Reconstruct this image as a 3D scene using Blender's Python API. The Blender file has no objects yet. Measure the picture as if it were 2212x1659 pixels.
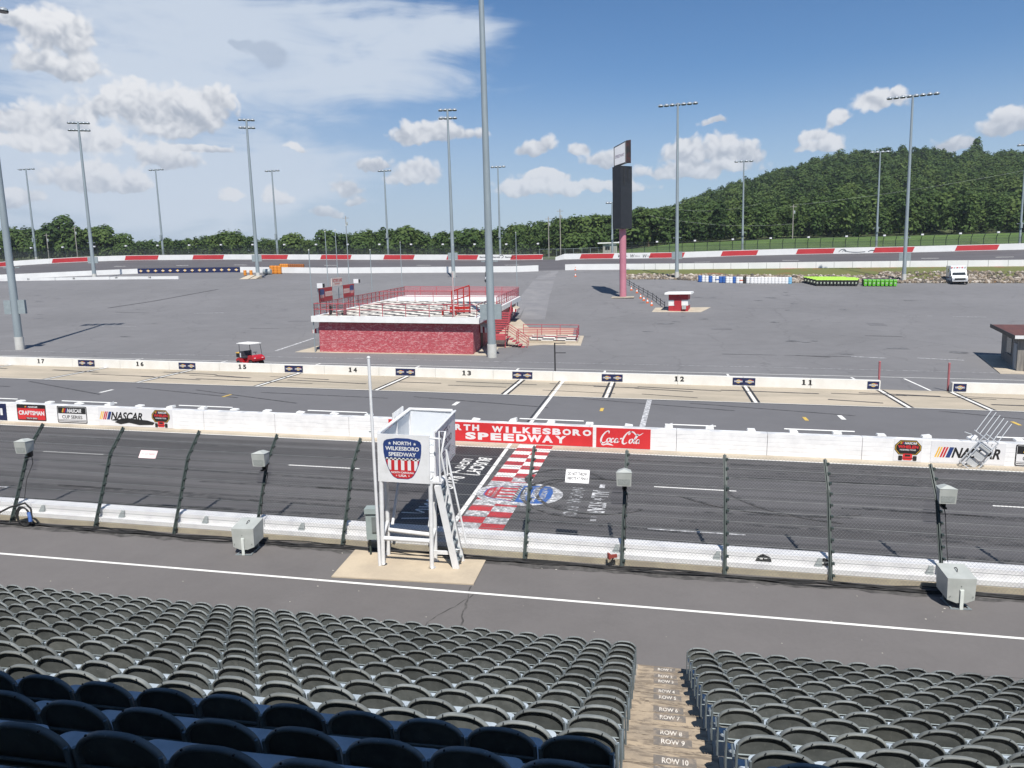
import bpy, math, random
import numpy as np
from mathutils import Vector, Matrix
random.seed(7); RNG = np.random.default_rng(7)
sc = bpy.context.scene
COL = sc.collection
sin, cos, PI = math.sin, math.cos, math.pi
# ---------------------------------------------------------------- camera
# The front straight runs downhill to the right: x along it, y across the infield, h above its plane.
TH = math.atan(0.027)
def W(x, y, h=0.0):
    return Vector((x*cos(TH)+h*sin(TH), y, -x*sin(TH)+h*cos(TH)))
EYE = 8.5
FPX, CX, CY = 1662.0, 1106.0, 829.5          # survey scale: photograph 2212 x 1659
yaw, pit = math.radians(11.0), math.radians(8.95)
fw = np.array([-sin(yaw)*cos(pit), cos(yaw)*cos(pit), -sin(pit)])
rt = np.array([cos(yaw), sin(yaw), 0.0]); up = np.cross(rt, fw)
def ray(px, py): return fw + rt*(px-CX)/FPX + up*(CY-py)/FPX
def at_y(px, py, Y):                          # survey: point at distance Y on a sight line -> (x, y, h)
    r = ray(px, py); r = r*(Y/r[1]); return float(r[0]), float(r[1]), float(r[2])+EYE
def at_h(px, py, h=0.0):
    r = ray(px, py); r = r*((h-EYE)/r[2]); return float(r[0]), float(r[1]), h
def proj(x, y, h):
    v = np.array([x, y, h-EYE]); d = v@fw
    return CX+FPX*(v@rt)/d, CY-FPX*(v@up)/d
cd = bpy.data.cameras.new('camera'); cam = bpy.data.objects.new('camera', cd); COL.objects.link(cam)
R3 = [W(*rt), W(*up), W(*(-fw))]
cam.matrix_world = Matrix(((R3[0].x, R3[1].x, R3[2].x, 0), (R3[0].y, R3[1].y, R3[2].y, 0), (R3[0].z, R3[1].z, R3[2].z, 0), (0, 0, 0, 1)))
cam.location = W(0, 0, EYE)
cd.sensor_width = 36.0; cd.lens = 36.0*FPX/2212.0; cd.clip_start = 0.1; cd.clip_end = 9000
sc.camera = cam
# ---------------------------------------------------------------- exposure, sky, sun
sc.view_settings.view_transform = 'Standard'; sc.view_settings.look = 'None'
sc.view_settings.exposure = EXPOSURE = 0.38; sc.view_settings.gamma = 1.0
SUN_EL, SUN_AZ = math.radians(55), math.radians(160.4)
sd = bpy.data.lights.new('sun', 'SUN'); sd.energy = 5.0; sd.angle = math.radians(0.53); sd.color = (1.0, 0.955, 0.89)
sun = bpy.data.objects.new('sun', sd); COL.objects.link(sun)
SUNV = Vector((sin(SUN_AZ)*cos(SUN_EL), cos(SUN_AZ)*cos(SUN_EL), sin(SUN_EL)))
sun.rotation_euler = SUNV.to_track_quat('Z', 'Y').to_euler(); sun.location = (0, -30, 60)
world = bpy.data.worlds.new("World"); sc.world = world; world.use_nodes = True
NT = world.node_tree; NT.nodes.clear()
class G:                                       # tiny node-building helper
    def __init__(s, nt): s.nt = nt
    def put(s, sock, v):
        if hasattr(v, 'is_output'): s.nt.links.new(v, sock)
        else: sock.default_value = v
    def m(s, op, a, b=None, c=None, clamp=False):
        n = s.nt.nodes.new('ShaderNodeMath'); n.operation = op; n.use_clamp = clamp
        for i, v in enumerate((a, b, c)):
            if v is not None: s.put(n.inputs[i], v)
        return n.outputs[0]
    def v(s, op, a, b=None, scale=None):
        n = s.nt.nodes.new('ShaderNodeVectorMath'); n.operation = op
        s.put(n.inputs[0], a)
        if b is not None: s.put(n.inputs[1], b)
        if scale is not None: s.put(n.inputs['Scale'], scale)
        return n.outputs['Value'] if op in ('LENGTH', 'DOT_PRODUCT') else n.outputs[0]
    def step(s, x, lo, hi, a=0.0, b=1.0):
        n = s.nt.nodes.new('ShaderNodeMapRange'); n.interpolation_type = 'SMOOTHSTEP'
        s.put(n.inputs[0], x)
        for i, q in enumerate((lo, hi, a, b)): s.put(n.inputs[i+1], q)
        return n.outputs[0]
    def noise(s, vec, scale, detail=4, rough=.55, color=False, dist=0.0):
        n = s.nt.nodes.new('ShaderNodeTexNoise'); s.put(n.inputs['Vector'], vec)
        n.inputs['Scale'].default_value = scale; n.inputs['Detail'].default_value = detail
        n.inputs['Roughness'].default_value = rough; n.inputs['Distortion'].default_value = dist
        return n.outputs['Color' if color else 'Fac']
    def mix(s, f, a, b):
        n = s.nt.nodes.new('ShaderNodeMix'); n.data_type = 'RGBA'
        s.put(n.inputs[0], f); s.put(n.inputs[6], a); s.put(n.inputs[7], b)
        return n.outputs[2]
    def comb(s, x, y, z=0.0):
        n = s.nt.nodes.new('ShaderNodeCombineXYZ')
        for i, q in enumerate((x, y, z)): s.put(n.inputs[i], q)
        return n.outputs[0]
    def sep(s, v):
        n = s.nt.nodes.new('ShaderNodeSeparateXYZ'); s.put(n.inputs[0], v); return n.outputs
g = G(NT)
SKY_STRENGTH = 0.082
sky = NT.nodes.new('ShaderNodeTexSky'); sky.sky_type = 'NISHITA'; sky.sun_disc = False
sky.sun_elevation = SUN_EL; sky.sun_rotation = SUN_AZ; sky.altitude = 300; sky.air_density = 1.0; sky.dust_density = 0.6; sky.ozone_density = 2.0
dirv = NT.nodes.new('ShaderNodeTexCoord').outputs['Generated']
dx, dy, dz = g.sep(dirv)
az = g.m('ARCTAN2', dx, dy); el = g.m('ARCSINE', g.m('MINIMUM', g.m('MAXIMUM', dz, -1.0), 1.0))
def azel(px, py):
    d = W(*ray(px, py)).normalized(); return math.atan2(d.x, d.y), math.asin(d.z)
p0 = g.comb(az, el)
warp = g.v('SCALE', g.v('SUBTRACT', g.noise(p0, 14, 3, .5, True), (.5, .5, .5)), scale=.040)
warp2 = g.v('SCALE', g.v('SUBTRACT', g.noise(p0, 60, 3, .55, True), (.5, .5, .5)), scale=.010)
p1 = g.v('ADD', g.v('ADD', p0, warp), warp2)
def field(p, blobs, asym=1.7, shade=False):
    sw = sc_ = sr = None
    for (cx, cy, rx, ry) in blobs:
        a, e = azel(cx, cy); kx, ky = FPX/rx, FPX/ry
        n = NT.nodes.new('ShaderNodeVectorMath'); n.operation = 'MULTIPLY_ADD'; g.put(n.inputs[0], p)
        n.inputs[1].default_value = (kx, ky, 0); n.inputs[2].default_value = (-a*kx, -e*ky, 0); d = n.outputs[0]
        l = g.v('LENGTH', g.v('MAXIMUM', d, g.v('MULTIPLY', d, (-1, -asym, 0))))
        w = g.m('POWER', .012, l); sw = w if sw is None else g.m('ADD', sw, w)
        if shade:
            sc_ = g.m('MULTIPLY', w, e) if sc_ is None else g.m('MULTIPLY_ADD', w, e, sc_); sr = g.m('MULTIPLY', w, ry/FPX) if sr is None else g.m('MULTIPLY_ADD', w, ry/FPX, sr)
    F = g.m('ADD', 1.0, g.m('MULTIPLY', g.m('LOGARITHM', g.m('MAXIMUM', sw, 1e-9), math.e), 1/4.42))
    if shade: return F, g.m('DIVIDE', g.m('SUBTRACT', el, g.m('DIVIDE', sc_, g.m('MAXIMUM', sw, 1e-9))), g.m('DIVIDE', sr, g.m('MAXIMUM', sw, 1e-9)))
    return F
CUM = [(135,72,46,44),(170,152,46,30),(95,135,40,26),(35,45,45,22),(20,272,60,38),(105,262,56,42),(165,304,90,26),(55,318,110,20),(250,238,66,34),
 (300,243,52,48),(415,243,75,50),(370,272,75,32),(450,222,42,36),(895,290,58,26),(965,286,75,22),(925,296,65,24),(903,380,52,32),(880,388,38,18),(815,350,34,19),
 (1158,318,38,25),(1247,322,28,19),(1300,350,46,24),(1180,388,58,16),(1120,415,45,22),(1228,415,30,20),(1480,332,48,36),(1562,322,54,38),(1602,338,48,26),(1500,368,140,22),
 (1898,228,44,28),(1812,268,26,17),(1762,296,26,16),(1775,320,46,20),(2180,262,50,30),(2070,305,36,18),(1545,258,30,10),
 (45,425,48,26),(185,390,68,30),(260,400,48,24),(360,350,60,26),(750,400,34,26),(765,432,26,15),(505,432,30,15),(605,440,30,17),(700,460,30,15),(1290,412,120,16),(640,325,28,14),(440,320,60,9)]
DARK = [(565,108,44,26),(512,90,34,9),(596,122,26,22)]
F1, YREL = field(p1, CUM, 1.7, True)
def puff(p, sc1):                              # billows: folded noise octaves
    acc = None
    for k, wt in ((1.0, .50), (2.3, .28), (5.3, .22)):
        n = g.m('MULTIPLY', g.m('ABSOLUTE', g.m('SUBTRACT', g.noise(p, sc1*k, 0), .5)), 2*wt*2.0)
        acc = n if acc is None else g.m('ADD', acc, n)
    return acc
pw = g.v('ADD', p0, warp2)
det = puff(pw, 17); detu = puff(g.v('ADD', pw, (.005, .010, 0)), 17)
fil = g.noise(p0, 30, 5, .6)
Fn = g.m('ADD', F1, g.m('ADD', g.m('MULTIPLY', g.m('SUBTRACT', det, .30), .75), g.m('MULTIPLY', g.m('SUBTRACT', fil, .5), .55)))
acum = g.m('MULTIPLY', g.step(Fn, -.06, .34), g.step(el, .035, .16, .72, 1.0))
relief = g.m('ADD', g.m('SUBTRACT', g.m('MULTIPLY', YREL, .46), .06), g.m('MULTIPLY', g.m('SUBTRACT', det, detu), .8))
lit = g.step(relief, -.55, .36)
low = g.step(el, .04, .30)                     # clouds near the horizon are seen through more air
leftness = g.step(az, .1, -.75)
ccol = g.mix(lit, (.29, .325, .385, 1), (.66, .665, .68, 1))
ccol = g.mix(g.m('MULTIPLY', g.m('SUBTRACT', 1.0, low), .45), ccol, (.47, .50, .555, 1))
Fd = g.m('ADD', field(p1, DARK, 1.0), g.m('MULTIPLY', g.m('SUBTRACT', fil, .5), 1.3))
adk = g.m('MULTIPLY', g.step(Fd, .02, .5), .62)
# high thin sheets, streaked along the wind
sp = g.v('MULTIPLY', p0, (3.0, 13.0, 1.0))
st = g.noise(sp, 2.2, 6, .6, dist=.6)
wsp = g.v('ADD', p0, g.v('SCALE', g.v('SUBTRACT', g.noise(p0, 5, 4, .6, True), (.5, .5, .5)), scale=.10))
CIR = [(430,80,400,150),(720,165,310,48),(880,110,170,40),(985,88,80,26),(300,190,330,80),(760,60,260,40)]
CI2 = [(440,345,390,62),(200,380,360,120),(560,400,260,60)]
Fc = g.m('ADD', field(wsp, CIR, 1.0), g.m('MULTIPLY', g.m('SUBTRACT', st, .5), 1.9))
Fc2 = g.m('ADD', field(wsp, CI2, 1.0), g.m('MULTIPLY', g.m('SUBTRACT', st, .5), 1.3))
acir = g.m('MAXIMUM', g.m('MULTIPLY', g.step(Fc, -.25, .75), .88), g.m('MULTIPLY', g.step(Fc2, -.05, .5), .72))
veilc = (.375, .435, .525, 1)
veil = g.m('MULTIPLY', g.step(el, .34, .02), g.m('ADD', g.m('MULTIPLY', leftness, .62), .13))
skyc = g.v('MULTIPLY', sky.outputs[0], tuple(SKY_STRENGTH*q for q in (.52, .78, 1.0)))
skyc = g.mix(g.step(el, .24, .0, 0, .85), skyc, (.40, .475, .56, 1))
c = g.mix(veil, skyc, veilc)
c = g.mix(acir, c, (.50, .555, .63, 1))
c = g.mix(adk, c, (.30, .36, .46, 1))
c = g.mix(g.m('MULTIPLY', acum, .96), c, ccol)
bgn = NT.nodes.new('ShaderNodeBackground'); g.put(bgn.inputs[0], c); bgn.inputs[1].default_value = 1.0
wo = NT.nodes.new('ShaderNodeOutputWorld'); NT.links.new(bgn.outputs[0], wo.inputs[0])
world.cycles.sampling_method = 'MANUAL'; world.cycles.sample_map_resolution = 256
# ---------------------------------------------------------------- helpers
def pm(name, c1, c2=None, scale=4.0, rough=.65, metal=0.0, bump=0.0, detail=5, coord='Object', fine=0.0, spec=.4, stretch=None, contrast=(.3, .7)):
    m = bpy.data.materials.new(name); m.use_nodes = True; nt = m.node_tree; h = G(nt)
    b = nt.nodes['Principled BSDF']
    if c2 is None: c2 = tuple(v*.78 for v in c1)
    if coord == 'World': vec = nt.nodes.new('ShaderNodeNewGeometry').outputs['Position']
    else: vec = nt.nodes.new('ShaderNodeTexCoord').outputs['Object']
    if stretch: vec = h.v('MULTIPLY', vec, stretch)
    n = h.noise(vec, scale, detail, .6)
    col = h.mix(h.step(n, contrast[0], contrast[1]), (*c1, 1), (*c2, 1))
    if fine:
        f = h.noise(vec, scale*14, 3, .7)
        k = h.m('ADD', 1.0-fine, h.m('MULTIPLY', f, 2*fine))
        col = h.v('SCALE', col, scale=k)
    h.put(b.inputs['Base Color'], col); b.inputs['Roughness'].default_value = rough; b.inputs['Metallic'].default_value = metal
    b.inputs['Specular IOR Level'].default_value = spec
    if bump:
        bn = nt.nodes.new('ShaderNodeBump'); bn.inputs['Strength'].default_value = bump; bn.inputs['Distance'].default_value = .02
        h.put(bn.inputs['Height'], h.noise(vec, scale*6, 4, .6)); nt.links.new(bn.outputs[0], b.inputs['Normal'])
    return m
class MB:
    """collects shapes and links them as ONE mesh object"""
    def __init__(s): s.v = []; s.f = []; s.m = []; s.s = []
    def add(s, vs, fs, m=0, smooth=False):
        o = len(s.v); s.v.extend([tuple(q) for q in vs])
        for f in fs: s.f.append([o+i for i in f]); s.m.append(m); s.s.append(smooth)
    def hexa(s, p, m=0):
        s.add(p, [(0,3,2,1),(4,5,6,7),(0,1,5,4),(1,2,6,5),(2,3,7,6),(3,0,4,7)], m)
    def box(s, c, d, m=0, rz=0.0, top=1.0):
        hx, hy, hz = d[0]/2, d[1]/2, d[2]/2; P = []
        for z, k in ((-hz, 1.0), (hz, top)):
            for x, y in ((-hx,-hy),(hx,-hy),(hx,hy),(-hx,hy)):
                x2, y2 = x*k, y*k
                P.append((c[0]+x2*cos(rz)-y2*sin(rz), c[1]+x2*sin(rz)+y2*cos(rz), c[2]+z))
        s.hexa(P, m)
    def bar(s, a, b, w, t, m=0, upv=(0,0,1)):      # rectangular bar from a to b
        a, b = Vector(a), Vector(b); d = (b-a).normalized(); u = Vector(upv)
        if abs(d.dot(u)) > .98: u = Vector((0,1,0))
        r = d.cross(u).normalized()*w/2; u = r.cross(d).normalized()*t/2
        s.hexa([a-r-u, a+r-u, b+r-u, b-r-u, a-r+u, a+r+u, b+r+u, b-r+u], m)
    def tube(s, pts, r, n=8, m=0, r2=None, cap=True, smooth=True):
        pts = [Vector(p) for p in pts]; N = len(pts); vs = []; prev = None
        for i, p in enumerate(pts):
            d = (pts[min(i+1,N-1)]-pts[max(i-1,0)]).normalized()
            a = Vector((0,0,1)) if abs(d.z) < .9 else Vector((0,1,0))
            if prev is not None: a = prev
            u = (a-d*a.dot(d)).normalized(); w = d.cross(u); prev = u
            rr = r if r2 is None else r+(r2-r)*i/(N-1)
            vs += [p+(u*cos(2*PI*k/n)+w*sin(2*PI*k/n))*rr for k in range(n)]
        fs = [(i*n+k, i*n+(k+1)%n, (i+1)*n+(k+1)%n, (i+1)*n+k) for i in range(N-1) for k in range(n)]
        s.add(vs, fs, m, smooth)
        if cap: s.add(vs[:n], [tuple(range(n))[::-1]], m); s.add(vs[-n:], [tuple(range(n))], m)
    def lathe(s, prof, n=16, c=(0,0,0), m=0, smooth=True, axis='z'):
        vs = []
        for (r, z) in prof:
            for k in range(n):
                a = 2*PI*k/n; q = (r*cos(a), r*sin(a), z)
                if axis == 'y': q = (q[0], q[2], q[1])
                if axis == 'x': q = (q[2], q[0], q[1])
                vs.append((c[0]+q[0], c[1]+q[1], c[2]+q[2]))
        fs = [(i*n+k, i*n+(k+1)%n, (i+1)*n+(k+1)%n, (i+1)*n+k) for i in range(len(prof)-1) for k in range(n)]
        s.add(vs, fs, m, smooth); s.add(vs[:n], [tuple(range(n))[::-1]], m); s.add(vs[-n:], [tuple(range(n))], m)
    def prism(s, poly, fr, d0, d1, m=0):           # polygon in frame (o,u,v,n) extruded along n
        o, u, v, nn = fr; N = len(poly)
        A = [o+u*x+v*y+nn*d0 for x, y in poly]; B = [o+u*x+v*y+nn*d1 for x, y in poly]
        s.add(A+B, [tuple(range(N))[::-1], tuple(range(N, 2*N))]+[(i, (i+1)%N, N+(i+1)%N, N+i) for i in range(N)], m)
    def flat(s, polys, fr, d, m=0):
        o, u, v, nn = fr
        for poly in polys: s.add([o+u*x+v*y+nn*d for x, y in poly], [tuple(range(len(poly)))], m)
    def rect(s, x0, y0, x1, y1, fr, d, m=0): s.flat([[(x0,y0),(x1,y0),(x1,y1),(x0,y1)]], fr, d, m)
    def text(s, body, fr, x, y, w, h, d, m=0, bold=.02, shear=0.0, flip=False):
        """lettering fitted into the box x..x+w, y..y+h of a frame"""
        vs, fs = glyphs(body, bold, shear); o, u, v, nn = fr
        s.add([o+u*(x+a*w)+v*(y+b*h)+nn*d for a, b in vs], fs, m)
    def build(s, name, mats, parent=None, wpos=False, loc=None):
        me = bpy.data.meshes.new(name); off = Vector((0,0,0))
        if wpos and parent is not None: off = parent.location
        if loc is not None: off = Vector(loc)
        V = np.array(s.v, dtype=np.float64).reshape(-1, 3)-np.array(off)
        me.from_pydata(V.tolist(), [], s.f)
        for mt in (mats if isinstance(mats, (list, tuple)) else [mats]): me.materials.append(mt)
        me.polygons.foreach_set('material_index', s.m); me.polygons.foreach_set('use_smooth', s.s); me.update()
        o = bpy.data.objects.new(name, me); COL.objects.link(o)
        if parent is not None: o.parent = parent
        if loc is not None: o.location = loc
        return o
_gl = {}
def glyphs(body, bold, shear):
    key = (body, bold, shear)
    if key not in _gl:
        cu = bpy.data.curves.new('t', 'FONT'); cu.body = body; cu.offset = bold; cu.shear = shear; cu.resolution_u = 3; cu.fill_mode = 'BOTH' if False else cu.fill_mode
        ob = bpy.data.objects.new('t', cu); me = bpy.data.meshes.new_from_object(ob)
        V = [(q.co.x, q.co.y) for q in me.vertices]; F = [tuple(p.vertices) for p in me.polygons]
        if V:
            x0, x1 = min(a for a, b in V), max(a for a, b in V); y0, y1 = min(b for a, b in V), max(b for a, b in V)
            V = [((a-x0)/max(x1-x0, 1e-6), (b-y0)/max(y1-y0, 1e-6)) for a, b in V]
        _gl[key] = (V, F); bpy.data.objects.remove(ob); bpy.data.curves.remove(cu); bpy.data.meshes.remove(me)
    return _gl[key]
def tag(o, label, cat, group=None, kind=None):
    if label: o['label'] = label
    if cat: o['category'] = cat
    if group: o['group'] = group
    if kind: o['kind'] = kind
    return o
def thing(name, label, cat, p, rz=0.0, group=None):     # Empty at the thing's base, p in plane coordinates
    o = bpy.data.objects.new(name, None); COL.objects.link(o); o.empty_display_size = .3
    o.location = W(*p); o.rotation_euler = (0, 0, rz)
    return tag(o, label, cat, group)
def dup(root, p, rz=0.0, label=None, name=None):
    r = root.copy(); COL.objects.link(r); r.location = W(*p); r.rotation_euler = (0, 0, rz)
    if label: r['label'] = label
    for ch in list(root.children):
        c2 = ch.copy(); COL.objects.link(c2); c2.parent = r
        for gch in list(ch.children):
            c3 = gch.copy(); COL.objects.link(c3); c3.parent = c2
    return r
def struct(mb, name, mats): return tag(mb.build(name, mats), None, None, kind='structure')
UX = (W(1,0,0)-W(0,0,0)); UN = (W(0,0,1)-W(0,0,0)); UY = Vector((0,1,0)); UZ = Vector((0,0,1))
def gframe(x, y, h=0.0): return (W(x,y,h), UX, UY, UN)             # lying on the ground, reading from the stand
def lframe(o=(0,0,0), u=(1,0,0), v=(0,0,1)):
    u, v = Vector(u), Vector(v); return (Vector(o), u, v, u.cross(v))
ORD = ['zeroth','first','second','third','fourth','fifth','sixth','seventh','eighth','ninth','tenth','eleventh','twelfth','thirteenth','fourteenth','fifteenth','sixteenth','seventeenth','eighteenth','nineteenth','twentieth',
 'twenty-first','twenty-second','twenty-third','twenty-fourth','twenty-fifth','twenty-sixth','twenty-seventh','twenty-eighth','twenty-ninth','thirtieth','thirty-first','thirty-second','thirty-third','thirty-fourth','thirty-fifth','thirty-sixth','thirty-seventh','thirty-eighth','thirty-ninth','fortieth']
# paints shared by many things
WHITE = pm('white_paint', (.72,.72,.70), (.66,.66,.64), 1.5, .5, fine=.03)
RED = pm('red_paint', (.50,.025,.03), (.42,.02,.025), 2, .5)
BLUE = pm('blue_paint', (.02,.045,.17), (.018,.04,.14), 2, .5)
NAVY = pm('navy_paint', (.012,.018,.07), (.01,.015,.055), 2, .5)
BLACK = pm('black_paint', (.012,.012,.013), (.02,.02,.02), 3, .5)
YELL = pm('yellow_paint', (.75,.45,.05), (.65,.38,.04), 3, .5)
GALV = pm('galvanised_steel', (.30,.345,.36), (.24,.28,.295), .8, .45, .25, stretch=(1,1,.25))
GREYBOX = pm('grey_enclosure', (.40,.42,.40), (.34,.36,.34), 2.5, .55)
CONC = pm('bare_concrete', (.46,.40,.31), (.36,.31,.24), .7, .85, bump=.15, fine=.1, coord='World')
DKMET = pm('dark_green_steel', (.035,.05,.048), (.05,.065,.06), 3, .5)
BLKRUB = pm('black_rubber', (.012,.012,.013), (.025,.025,.025), 5, .75)
# ---------------------------------------------------------------- terrain
PXC = [-700,-300,0,150,295,500,700,900,1106,1240,1340,1450,1580,1700,1830,1960,2100,2212,2500,2900]
SKYL = [(-700,500),(0,492),(100,482),(150,478),(200,500),(270,516),(330,516),(420,512),(500,496),(550,511),(640,520),(700,507),(800,496),(870,488),(940,497),(1000,495),(1100,485),(1200,465),
        (1250,462),(1330,457),(1420,444),(1500,415),(1600,375),(1700,345),(1800,318),(1870,304),(1960,309),(2080,319),(2212,316),(2500,320),(2900,330)]
def skyl(px): return float(np.interp(px, [a for a, b in SKYL], [b for a, b in SKYL]))
def I(lst): return [float(np.interp(p, [a for a, b in lst], [b for a, b in lst])) for p in PXC]
crest = [min(552, skyl(p)+46) for p in PXC]
r225 = I([(-700,566),(0,564),(500,558),(1106,556),(1240,552),(1345,541),(1450,528),(1580,523),(1700,518),(1960,512),(2212,505),(2900,490)])
TAB = [(66, 'h', [0]*20), (83, 'h', I([(-700,.55),(1106,.6),(1700,.9),(2900,.9)])), (100, 'h', I([(-700,1.3),(0,1.3),(700,1.35),(1106,1.6),(1450,1.9),(1700,2.1),(2900,2.3)])),
 (125, 'h', I([(-700,3.4),(1106,3.55),(1450,3.6),(1700,3.6),(2900,3.7)])),
 (143, 'p', I([(-700,611),(0,608),(295,606),(700,605),(1106,604),(1240,603),(1450,604),(1580,610),(1700,611),(1960,612),(2212,612),(2900,612)])),
 (150, 'p', I([(-700,610),(0,607),(295,602),(700,601),(1106,598),(1240,596),(1340,596),(1450,596),(1580,598),(1700,598),(1960,598),(2212,597),(2900,597)])),
 (165, 'p', I([(-700,612),(0,602),(295,591),(515,588),(700,590.5),(1106,588),(1240,583),(1450,582),(1659,580),(1960,577),(2212,575),(2900,568)])),
 (168, 'p', I([(-700,608),(0,599),(295,588),(515,585),(700,587),(1106,585),(1240,580),(1450,579),(1659,577),(1960,574),(2212,572),(2900,565)])),
 (186, 'p', I([(-700,578),(0,567),(300,562),(520,560.5),(700,561),(1106,562),(1240,560),(1450,557.5),(1659,551),(1960,545.5),(2212,539),(2900,522)])),
 (190, 'p', I([(-700,577),(0,566),(300,561),(520,559.5),(700,560),(1106,561),(1240,559),(1450,556.5),(1659,550),(1960,544.5),(2212,538),(2900,521)])),
 (225, 'p', r225)]
for Y, t in ((262, .06), (300, .22), (350, .45), (420, .75), (520, 1.0)):
    TAB.append((Y, 'p', [r*(1-t)+c*t for r, c in zip(r225, crest)]))
TAB += [(640, 'h', [2]*20), (900, 'h', [-14]*20)]
YR = [t[0] for t in TAB]; UC = [(lambda r: r[0]/r[1])(ray(p, 568)) for p in PXC]; HT = []
for Y, k, vals in TAB:
    HT.append(list(vals) if k == 'h' else [at_y(p, q, Y)[2] for p, q in zip(PXC, vals)])
HT = np.array(HT)
def GH(x, y):
    if y <= 66: return 0.0
    y = min(y, 899); u = min(max(x/y, UC[0]), UC[-1])
    j = min(max(int(np.searchsorted(UC, u))-1, 0), len(UC)-2); fu = (u-UC[j])/(UC[j+1]-UC[j])
    i = min(max(int(np.searchsorted(YR, y))-1, 0), len(YR)-2); fy = (y-YR[i])/(YR[i+1]-YR[i])
    a = HT[i, j]*(1-fu)+HT[i, j+1]*fu; b = HT[i+1, j]*(1-fu)+HT[i+1, j+1]*fu
    return float(a*(1-fy)+b*fy)
def GP(px, py_unused, Y):                      # ground point on the vertical plane of sight px at distance Y
    x = ray(px, 568)[0]/ray(px, 568)[1]*Y; return x, Y, GH(x, Y)
def gpt(px, py, Y): x, y, _ = at_y(px, py, Y); return x, y, GH(x, y)
FAN = sorted(set(UC+[a+(b-a)*k/3 for a, b in zip(UC, UC[1:]) for k in (1, 2)]))
def fan_sheet(name, mat, y0, y1, dz, u0=-9, u1=9, steps=None):
    ys = sorted(set([y0, y1]+[y for y in YR if y0 < y < y1]+(steps or [])))
    us = [u for u in FAN if u0 < u < u1]
    if u0 > -9: us = [u0]+us
    if u1 < 9: us = us+[u1]
    m = MB(); vs = [W(u*y, y, GH(u*y, y)+dz) for y in ys for u in us]; n = len(us)
    m.add(vs, [(i*n+k, i*n+k+1, (i+1)*n+k+1, (i+1)*n+k) for i in range(len(ys)-1) for k in range(n-1)], 0, True)
    return struct(m, name, mat)
def flat_sheet(name, mat, x0, x1, y0, y1, dz, nx=1):
    m = MB()
    for k in range(nx):
        a, b = x0+(x1-x0)*k/nx, x0+(x1-x0)*(k+1)/nx
        m.add([W(a,y0,dz), W(b,y0,dz), W(b,y1,dz), W(a,y1,dz)], [(0,1,2,3)])
    return struct(m, name, mat)
def asphalt(name, base, rng, cracks=.0, streak=None, rough=.85):
    m = bpy.data.materials.new(name); m.use_nodes = True; nt = m.node_tree; h = G(nt); b = nt.nodes['Principled BSDF']
    P = nt.nodes.new('ShaderNodeNewGeometry').outputs['Position']
    big = h.noise(P, .045, 5, .6); mid = h.noise(P, .6, 5, .65); fine = h.noise(P, 9, 4, .75)
    k = h.m('ADD', 1-rng, h.m('MULTIPLY', h.m('ADD', h.m('ADD', h.m('MULTIPLY', big, 1.1), h.m('MULTIPLY', mid, .55)), h.m('MULTIPLY', fine, .35)), rng))
    if streak:                                  # tyre rubber laid along the racing line
        s = h.noise(h.v('MULTIPLY', P, (.035, 1.6, 1)), 1.0, 6, .65); k = h.m('MULTIPLY', k, h.step(s, .36, .62, 1-streak, 1.0))
    if cracks:
        vz = nt.nodes.new('ShaderNodeTexVoronoi'); vz.feature = 'DISTANCE_TO_EDGE'; vz.inputs['Scale'].default_value = .11
        h.put(vz.inputs['Vector'], h.v('ADD', P, h.v('SCALE', h.noise(P, .5, 3, .6, True), scale=2.0)))
        k = h.m('MULTIPLY', k, h.step(vz.outputs['Distance'], .0, .012, 1-cracks, 1.0))
    col = h.v('SCALE', h.comb(*base), scale=k)
    h.put(b.inputs['Base Color'], col); b.inputs['Roughness'].default_value = rough; b.inputs['Specular IOR Level'].default_value = .25
    bn = nt.nodes.new('ShaderNodeBump'); bn.inputs['Strength'].default_value = .25; bn.inputs['Distance'].default_value = .01
    h.put(bn.inputs['Height'], fine); nt.links.new(bn.outputs[0], b.inputs['Normal'])
    return m
EARTH = pm('earth', (.10,.12,.05), (.06,.08,.03), .05, .95, coord='World')
GRASS = pm('mown_grass', (.085,.14,.028), (.055,.10,.02), .12, .95, coord='World', fine=.3)
A_APRON = asphalt('apron_asphalt', (.138,.129,.125), .58)
A_TRACK = asphalt('track_asphalt', (.100,.096,.098), .5, 0, .42)
A_PIT = asphalt('pit_asphalt', (.132,.130,.134), .38)
A_INF = asphalt('infield_asphalt', (.162,.159,.161), .54, .16)
A_FAR = asphalt('back_straight_asphalt', (.105,.10,.105), .35, 0, .25)
PADC = pm('pit_pad_concrete', (.445,.38,.29), (.32,.28,.215), .35, .85, coord='World', fine=.16, stretch=(.3,1,1))
m = MB()                                        # one sheet to the horizon, under everything
ys = [-60, 10]+YR; us = FAN; n = len(us)
vs = [W(u*max(y, 60), y, GH(u*y, y)-(.12 if y < 226 else .0)) for y in ys for u in us]
m.add(vs, [(i*n+k, i*n+k+1, (i+1)*n+k+1, (i+1)*n+k) for i in range(len(ys)-1) for k in range(n-1)], 0, True)
struct(m, 'ground', EARTH)
flat_sheet('front_apron', A_APRON, -70, 60, 14.2, 21.4, 0, 6)
flat_sheet('front_straight', A_TRACK, -110, 80, 21.4, 34.1, 0, 8)
flat_sheet('inner_verge', CONC, -110, 80, 34.1, 35.2, .004, 8)
flat_sheet('pit_road', A_PIT, -110, 80, 35.2, 48.5, 0, 8)
flat_sheet('pit_pad', PADC, -110, 80, 48.5, 55.4, .004, 8)
fan_sheet('infield_paving', A_INF, 55.4, 150.0, .0, u1=UC[10], steps=[70, 90, 110, 135])
fan_sheet('infield_paving', A_INF, 55.4, 143.5, .0, u0=UC[10], steps=[70, 90, 110, 135])
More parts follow.
